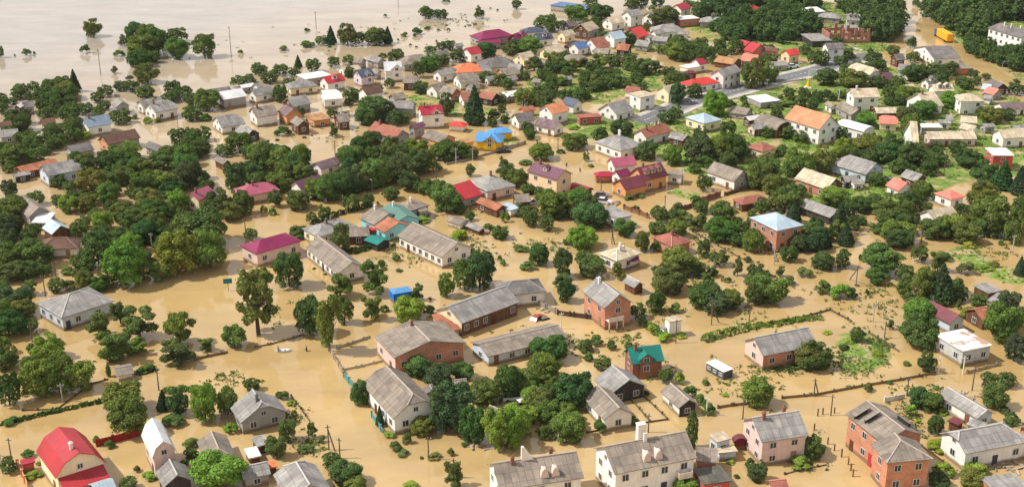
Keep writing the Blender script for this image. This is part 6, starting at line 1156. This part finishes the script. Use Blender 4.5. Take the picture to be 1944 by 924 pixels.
# vehicles
def car(crop, x, y, rz, col, look, zoff=-.35, van=False):
    p = Z(crop, x, y); root = link('car', None); b = at(*p); root.location = (b.x, b.y, zoff); root.rotation_euler = (0, 0, rz); L, w = 2.1, .86
    prof = [(-L, .35), (-L, .75), (-L*.93, .92), (-L*.5, .98), (L*.45, .98), (L*.9, .85), (L, .7), (L, .35)]; cab = [(-L*.86, .95), (-L*.62, 1.42), (L*.05, 1.45), (L*.42, .96)]
    def prism(pr, wd, taper=1.0):
        bm = bmesh.new(); zt = max(z for _, z in pr); z0 = min(z for _, z in pr); s = lambda z: wd*(1-(1-taper)*(z-z0)/(zt-z0)); a = [bm.verts.new((px_, -s(z), z)) for px_, z in pr]; c = [bm.verts.new((px_, s(z), z)) for px_, z in pr]
        bm.faces.new(a[::-1]); bm.faces.new(c); [bm.faces.new((a[i], a[(i+1) % len(pr)], c[(i+1) % len(pr)], c[i])) for i in range(len(pr))]; bmesh.ops.recalc_face_normals(bm, faces=bm.faces); return bm
    body = link('body', to_mesh('body', prism(prof, w, .92), M['paint']), root, lin(col)); link('windows', to_mesh('windows', prism(cab, w*.93, .82), M['glass']), root)
    bm = bmesh.new(); box(bm, -L*.60, L*.03, -w*.74, w*.74, 1.44, 1.50); link('car_roof', to_mesh('car_roof', bm, M['paint']), root, lin(col))
    bm = bmesh.new(); tube(bm, (0, -.1, 0), (0, .1, 0), .32, .32, 12); wm_ = to_mesh('wheel', bm, M['rubber'])
    for sx in (-.62, .62):
        for sy in (-1, 1): link('wheel', wm_, root, None, (sx*L, sy*.82, .32))
    bm = bmesh.new(); box(bm, -.05, .05, -.16, .16, -.08, .08); hm = to_mesh('headlight', bm, M['frame'])
    for sy in (-.6, .6): link('headlight', hm, root, None, (L*.985, sy, .68))
    thing(root, *p, 'car', look, 'car', full=look)
car('B2', 1830, 268, .25, (46, 48, 54), 'dark car on the flooded street by the yellow cafe', -.15); car('C3', 225, 605, 1.0, (150, 62, 48), 'rust-red car half sunk in the yard of the long slate barn', -.75); car('C3', 285, 605, .6, (110, 100, 84), 'drab car sunk to its roof next to the red one', -1.1)
car('B3', 708, 588, -.15, (128, 116, 118), 'grey car nose-in by the long crimson-roofed shed', -.3); car('B3', 722, 635, -.35, (206, 204, 204), 'silver car below the long crimson-roofed shed', -.2); car('B4', 905, 478, .3, (150, 156, 166), 'grey car under the bright tree near the salmon gabled roof', 0); car('A4', 235, 505, .3, (206, 214, 220), 'pale silver car parked by the road', .45); car('D3', 60, 305, .2, (226, 228, 230), 'white car under dark trees by the ragged-roofed cottage', -.2); car('D3', 130, 355, .5, (216, 214, 208), 'second white car under trees in front of the first', -.2); car('B3', 195, 640, .3, (190, 200, 206), 'pale car beside the peach violet-roofed house', -.3)
def bus():
    p = Z('A4', 1345, 300); a = at(*Z('A4', 1300, 268)); b = at(*Z('A4', 1385, 318)); root = link('trailer_truck', None); m = (a+b)/2; d = b-a; root.location = m; root.rotation_euler = (0, 0, math.atan2(d.y, d.x)); L = 5.5
    bm = bmesh.new(); box(bm, -L, L, -1.25, 1.25, .5, 3.4); bmesh.ops.bevel(bm, geom=bm.edges[:], offset=.22, segments=2, affect='EDGES'); link('trailer', to_mesh('trailer', bm, M['paint']), root, lin((236, 176, 46)))
    bm = bmesh.new(); [box(bm, -L+.9+i*1.5, -L+1.0+i*1.5, -1.29, -1.25, .7, 3.1) for i in range(7)]; link('side_ribs', to_mesh('side_ribs', bm, M['paint']), root, lin((206, 148, 40)))
    bm = bmesh.new(); box(bm, -L-2.4, -L-.3, -1.2, 1.2, .3, 2.7); bmesh.ops.bevel(bm, geom=bm.edges[:], offset=.2, segments=2, affect='EDGES'); cab = link('cab', to_mesh('cab', bm, M['paint']), root, lin((60, 92, 140)))
    bm = bmesh.new(); box(bm, -L-2.43, -L-2.38, -1.0, 1.0, 1.5, 2.4); link('windscreen', to_mesh('windscreen', bm, M['glass']), cab)
    bm = bmesh.new(); tube(bm, (0, -.15, 0), (0, .15, 0), .5, .5, 14); wm_ = to_mesh('wheel', bm, M['rubber']); [link('wheel', wm_, root, None, (x, y, .3)) for x in (-L-1.3, L*.55, L*.75) for y in (-1.1, 1.1)]
    thing(root, *p, 'truck', '', 'truck', full='yellow box trailer truck with a blue cab stranded on the flooded street', lm='yellow trailer truck')
bus()
def trailer():
    A, B, C = (at(*Z('D3', x, y), 1.7) for x, y in ((1418, 52), (1540, 118), (1585, 88))); u, v = (B-A).to_2d(), (C-B).to_2d(); L, w = u.length, v.length; c = A.to_2d()+u/2+v/2
    root = link('site_trailer', None); root.location = (c.x, c.y, 0); root.rotation_euler = (0, 0, math.atan2(u.y, u.x)); hx, hy = L/2, max(1.0, w/2)
    bm = bmesh.new(); box(bm, -hx, hx, -hy, hy, -.5, 1.55); uv_auto(bm); link('body', to_mesh('body', bm, M['wood']), root, lin((92, 98, 100)))
    bm = bmesh.new(); box(bm, -hx-.08, hx+.08, -hy-.08, hy+.08, 1.55, 1.7); bmesh.ops.bevel(bm, geom=bm.edges[:], offset=.05, affect='EDGES'); link('trailer_roof', to_mesh('trailer_roof', bm, M['paint']), root, lin((240, 240, 236)))
    for i in range(3): add_window(root, -hx+hx*2*(i+.5)/3, -hy-.01, .55, 0, .8, .6, False)
    p = Z('D3', 1500, 95); thing(root, *p, 'trailer', '', 'trailer', full='small grey site trailer with a white roof standing in the flood', lm='white-topped trailer')
trailer()
def person(crop, x, y, rz, shirt, full, z=-.7, hands=False):
    p = Z(crop, x, y); b = at(*p)
    V = [(0, 0, .95), (0, 0, 1.15), (0, .01, 1.38), (0, .01, 1.5), (0, .02, 1.62), (0, .03, 1.74)]; R = [.145, .13, .16, .065, .10, .085]; E = [(0, 1), (1, 2), (2, 3), (3, 4), (4, 5)]
    for s in (-1, 1):
        i = len(V); V += [(s*.19, 0, 1.42), (s*.26, .10, 1.17), (s*.22, .32, 1.08), (s*.21, .40, 1.07)]; R += [.065, .05, .038, .042]; E += [(2, i), (i, i+1), (i+1, i+2), (i+2, i+3)]
        i = len(V); V += [(s*.10, 0, .86), (s*.12, .10 if s > 0 else -.06, .48), (s*.12, .06 if s > 0 else -.14, .06), (s*.12, .22 if s > 0 else .02, .03)]; R += [.095, .066, .046, .04]; E += [(0, i), (i, i+1), (i+1, i+2), (i+2, i+3)]
    me = bpy.data.meshes.new('person'); me.from_pydata(V, E, []); o = link('person', me, None, lin(shirt), (b.x, b.y, z), rz); me.materials.append(M['matt'])
    o.modifiers.new('skin', 'SKIN'); 
    for sv, r in zip(me.skin_vertices[0].data, R): sv.radius = (r, r*.85)
    me.skin_vertices[0].data[0].use_root = True; s = o.modifiers.new('sub', 'SUBSURF'); s.levels = 1; s.render_levels = 1
    bm = bmesh.new(); bmesh.ops.create_icosphere(bm, subdivisions=2, radius=.108)
    for v in bm.verts: v.co = Vector((v.co.x*.95, v.co.y*1.02+.02, v.co.z*1.12+1.70))
    bmesh.ops.delete(bm, geom=[v for v in bm.verts if v.co.y > .06 and v.co.z < 1.72], context='VERTS'); link('hair', to_mesh('hair', bm, M['matt'], True), o, lin((46, 36, 30)))
    bm = bmesh.new(); bmesh.ops.create_icosphere(bm, subdivisions=2, radius=.098)
    for v in bm.verts: v.co = Vector((v.co.x*.9, v.co.y+.035, v.co.z*1.15+1.66))
    link('face', to_mesh('face', bm, M['skin'], True), o); thing(o, *p, 'person', '', 'person', full=full)
person('C2', 378, 836, 1.2, (58, 54, 58), 'person in dark clothes wading waist-deep on the flooded street', -.75); person('C2', 178, 838, -1.3, (40, 42, 48), 'person in black pushing the small white boat', -.6); person('B3', 230, 205, .4, (60, 56, 52), 'person in dark clothes wading along the flooded main street', -.45); person('B3', 445, 372, .2, (70, 84, 70), 'person in a greenish top wading in the yard behind the peach house', -.6); person('B3', 543, 408, -.6, (64, 60, 60), 'person in dark grey standing in the yard near the crimson hut', -.6)
def boat():
    p = Z('C2', 212, 838); b = at(*p); root = link('boat', None); root.location = (b.x, b.y, 0); root.scale = (.8, .8, .8); root.rotation_euler = (0, 0, .12); bm = bmesh.new(); st = [(-1.7, .35, .42), (-1.2, .62, .40), (0, .72, .38), (1.1, .5, .46), (1.9, .04, .6)]; rows = []
    for x, w, z in st: rows.append([bm.verts.new(q) for q in ((x, -w, z), (x, -w*.7, -.12), (x, 0, -.2), (x, w*.7, -.12), (x, w, z), (x, w*.86, z-.03), (x, 0, .02), (x, -w*.86, z-.03))])
    for a, c in zip(rows, rows[1:]): [bm.faces.new((a[i], a[(i+1) % 8], c[(i+1) % 8], c[i])) for i in range(8)]
    bm.faces.new(rows[0]); bmesh.ops.recalc_face_normals(bm, faces=bm.faces); link('hull', to_mesh('hull', bm, M['paint']), root, lin((206, 208, 206)))
    bm = bmesh.new(); [box(bm, x, x+.28, -.5, .5, .22, .27) for x in (-.9, .3)]; link('bench', to_mesh('bench', bm, M['wood']), root, lin((150, 120, 90))); thing(root, *p, 'boat', '', 'boat', full='small white boat being pushed through the flooded street', lm='small white boat')
boat()
def misc():
    p = Z('C1', 1603, 415); b = at(*p); root = link('backboard', None); root.location = b; root.rotation_euler = (0, 0, .2); bm = bmesh.new(); tube(bm, (0, .1, -.5), (0, .1, 2.6), .06, .06, 8); link('post', to_mesh('post', bm, M['matt']), root, lin((90, 96, 96)))
    bm = bmesh.new(); box(bm, -.9, .9, -.04, .04, 1.7, 2.8); link('board', to_mesh('board', bm, M['matt']), root, lin((52, 122, 126))); thing(root, *p, 'board', '', 'board', full='teal backboard on a post in the flooded playground')
    p = Z('A4', 345, 655); b = at(*p); root = link('monument', None); root.location = (b.x, b.y, .2); bm = bmesh.new(); box(bm, -1.1, 1.1, -1.1, 1.1, 0, .5); box(bm, -.8, .8, -.8, .8, .5, .9); link('plinth', to_mesh('plinth', bm, M['matt']), root, lin((232, 226, 210)))
    bm = bmesh.new(); tube(bm, (0, 0, .9), (0, 0, 2.6), .75, .34, 8); tube(bm, (0, 0, 2.6), (0, 0, 3.2), .36, .22, 8); bmesh.ops.create_icosphere(bm, subdivisions=2, radius=.3, matrix=Matrix.Translation((0, 0, 3.45))); link('figure', to_mesh('figure', bm, M['paint']), root, lin((228, 178, 40))); thing(root, *p, 'monument', '', 'monument', full='golden yellow monument on a white plinth by the road', lm='golden monument')
    p = Z('A4', 372, 600); b = at(*p); root = link('billboard', None); root.location = (b.x, b.y, .2); bm = bmesh.new(); tube(bm, (0, .1, 0), (0, .1, 2.2), .09, .09, 8); link('post', to_mesh('post', bm, M['matt']), root, lin((150, 150, 150))); bm = bmesh.new(); box(bm, -1.2, 1.2, -.06, .06, 1.8, 4.2); link('panel', to_mesh('panel', bm, M['matt']), root, lin((236, 238, 238))); thing(root, *p, 'billboard', '', 'billboard', full='blank white billboard beside the road')
    # roofless brick ruin
    c0, c1 = at(*Z('A4', 492, 322)), at(*Z('A4', 795, 318)); d = c1-c0; L = d.length; root = link('brick_ruin', None); root.location = (c0+c1)/2+Vector((0, 5, 0)); root.rotation_euler = (0, 0, math.atan2(d.y, d.x)); r = random.Random(4)
    for nm, fx in (('wall', (-5, -4.6)), ('wall', (4.6, 5))):
        bm = bmesh.new(); x = -L/2
        while x < L/2-.5:
            hgt = r.uniform(3.6, 6.2); box(bm, x, min(x+1.1, L/2), fx[0], fx[1], -.5, hgt); hl = r.uniform(1.2, 1.8); box(bm, min(x+1.1, L/2), min(x+2.4, L/2), fx[0]+.03, fx[1]-.03, -.5, hl); 
            if r.random() < .7: box(bm, min(x+1.1, L/2), min(x+2.4, L/2), fx[0]+.03, fx[1]-.03, 3.0, min(hgt, r.uniform(3.3, 4.4)))
            x += 2.4
        uv_auto(bm); link(nm, to_mesh('wall', bm, M['brick']), root, lin((172, 120, 104)))
    for x in (-L/2+.2, 0, L/2-.2): bm = bmesh.new(); box(bm, x-.2, x+.2, -4.57, 4.57, -.5, r.uniform(2.5, 5)); uv_auto(bm); link('wall', to_mesh('wall', bm, M['brick']), root, lin((160, 110, 96)))
    p = Z('A4', 640, 280); thing(root, *p, 'ruin', '', 'ruin', full='roofless red brick ruin overgrown with greenery', lm='brick ruin')
    # purple porch, awnings
    b = at(*Z('C3', 885, 250)); root = link('awning', None); root.location = b; root.rotation_euler = (0, 0, .25); bm = bmesh.new(); poly(bm, [(-1.4, -1.2, 1.9), (1.4, -1.2, 1.9), (1.4, .3, 2.5), (-1.4, .3, 2.5)]); bmesh.ops.solidify(bm, geom=bm.faces[:], thickness=.08); uv_auto(bm); link('canopy', to_mesh('canopy', bm, M['m']), root, lin((150, 70, 120)))
    bm = bmesh.new(); [tube(bm, (x, -1.1, -.5), (x, -1.1, 1.9), .05, .05, 6) for x in (-1.3, 1.3)]; link('posts', to_mesh('posts', bm, M['matt']), root, lin((160, 110, 140))); thing(root, *Z('C3', 885, 220), 'awning', '', 'awning', full='purple porch awning on the white hipped bungalow')
    b = at(*Z('A4', 775, 790)); root = link('awning', None); root.location = b; root.rotation_euler = (0, 0, .02); bm = bmesh.new(); poly(bm, [(-2.4, -1.3, 1.7), (2.4, -1.3, 1.7), (2.4, 0, 2.4), (-2.4, 0, 2.4)]); bmesh.ops.solidify(bm, geom=bm.faces[:], thickness=.08); uv_auto(bm); link('canopy', to_mesh('canopy', bm, M['m']), root, lin((160, 36, 60)))
    bm = bmesh.new(); [tube(bm, (x, -1.2, -.2), (x, -1.2, 1.7), .05, .05, 6) for x in (-2.2, 2.2)]; link('posts', to_mesh('posts', bm, M['matt']), root, lin((120, 60, 60))); thing(root, *Z('A4', 775, 765), 'awning', '', 'awning', full='maroon awning over the ground floor of the white awning house')
    # debris
    bm = bmesh.new(); r = random.Random(9)
    for crop, x, y, n in (('D4', 970, 858, 14), ('D4', 1110, 845, 10), ('D4', 1680, 770, 40), ('D4', 1560, 770, 14), ('C3', 800, 640, 18), ('C3', 300, 545, 14), ('B2', 1640, 850, 20), ('D2', 1570, 640, 8), ('B3', 760, 640, 16), ('B4', 730, 520, 10), ('D4', 1500, 280, 16)):
        b = at(*Z(crop, x, y))
        for k in range(n):
            q = b+Vector((r.gauss(0, 1.3), r.gauss(0, .8), r.uniform(0, .25))); l, w_, a = r.uniform(.2, 1.1), r.uniform(.06, .25), r.uniform(0, 3.14); i0 = len(bm.verts); box(bm, -l, l, -w_, w_, -.05, .08); bm.verts.ensure_lookup_table(); mt = Matrix.Translation(q) @ Matrix.Rotation(a, 4, 'Z') @ Matrix.Rotation(r.uniform(-.3, .3), 4, 'Y')
            for v in bm.verts[i0:]: v.co = mt @ v.co
    uv_auto(bm); o = link('debris', to_mesh('debris', bm, M['wood']), None, lin((176, 160, 140))); tag(o, kind='stuff')['label'] = 'boards and rubble left around the houses by the flood'
misc()

# ------------------------------------------------------------------ labels
ORD = ['first', 'second', 'third', 'fourth', 'fifth', 'sixth', 'seventh', 'eighth', 'ninth', 'tenth', 'eleventh', 'twelfth', 'thirteenth', 'fourteenth', 'fifteenth', 'sixteenth', 'seventeenth', 'eighteenth']
def label_all():
    groups = {}
    for T in THINGS:
        o = T['o']; o['category'] = T.get('cat') or T['noun'].replace('flat-roofed ', '')
        if T['cls'] == 'house' and not o.get('group'): o['group'] = 'buildings of the flooded village'
        if T.get('full'): o['label'] = T['full']; continue
        if T.get('own'): o['label'] = T['own']; continue
        d = sorted(LM, key=lambda l: math.hypot(l[1]-T['px'], (l[2]-T['py'])*2.0)); A = next(l for l in d if l[0] != T['lm']); v = (T['px']-A[1], (T['py']-A[2])*2.0); best = None
        for B in sorted(LM, key=lambda l: math.hypot(l[1]-A[1], (l[2]-A[2])*2.0))[1:9]:
            w = (B[1]-A[1], (B[2]-A[2])*2.0); c = (v[0]*w[0]+v[1]*w[1])/(math.hypot(*v)*math.hypot(*w)+1e-6)
            if best is None or c > best[0]: best = (c, B)
        groups.setdefault((T['noun'], A[0], best[1][0]), []).append((math.hypot(*v), T))
    for (noun, a, b), L in groups.items():
        L.sort(key=lambda q: q[0])
        for i, (_, T) in enumerate(L):
            rank = ORD[min(i, 17)]
            if T['cls'] == 'house': lab = f"{T['look']}, {rank} from {a} towards {b}"
            else: lab = f"{T['look']} {noun}, {rank} from {a} towards {b}"
            w = lab.split()
            if len(w) > 16: lab = f"{rank} {noun} from {a} towards {b}, {' '.join(T['look'].split()[:max(1, 16-len(f'{rank} {noun} from {a} towards {b}'.split()))])}"
            T['o']['label'] = ' '.join(lab.split()[:16]).rstrip(',')
label_all()

# ------------------------------------------------------------------ summer haze over the whole valley
def haze():
    bm = bmesh.new(); box(bm, -420, 420, -40, 900, -2.5, 112); m = bpy.data.materials.new('haze'); m.use_nodes = True; t = m.node_tree; t.nodes.clear()
    v = N(t, 'ShaderNodeVolumePrincipled'); v.inputs['Color'].default_value = (.86, .88, .92, 1); v.inputs['Density'].default_value = .000035; o = N(t, 'ShaderNodeOutputMaterial'); t.links.new(v.outputs[0], o.inputs['Volume'])
    tag(link('haze', to_mesh('haze', bm, m)), kind='stuff')
haze()
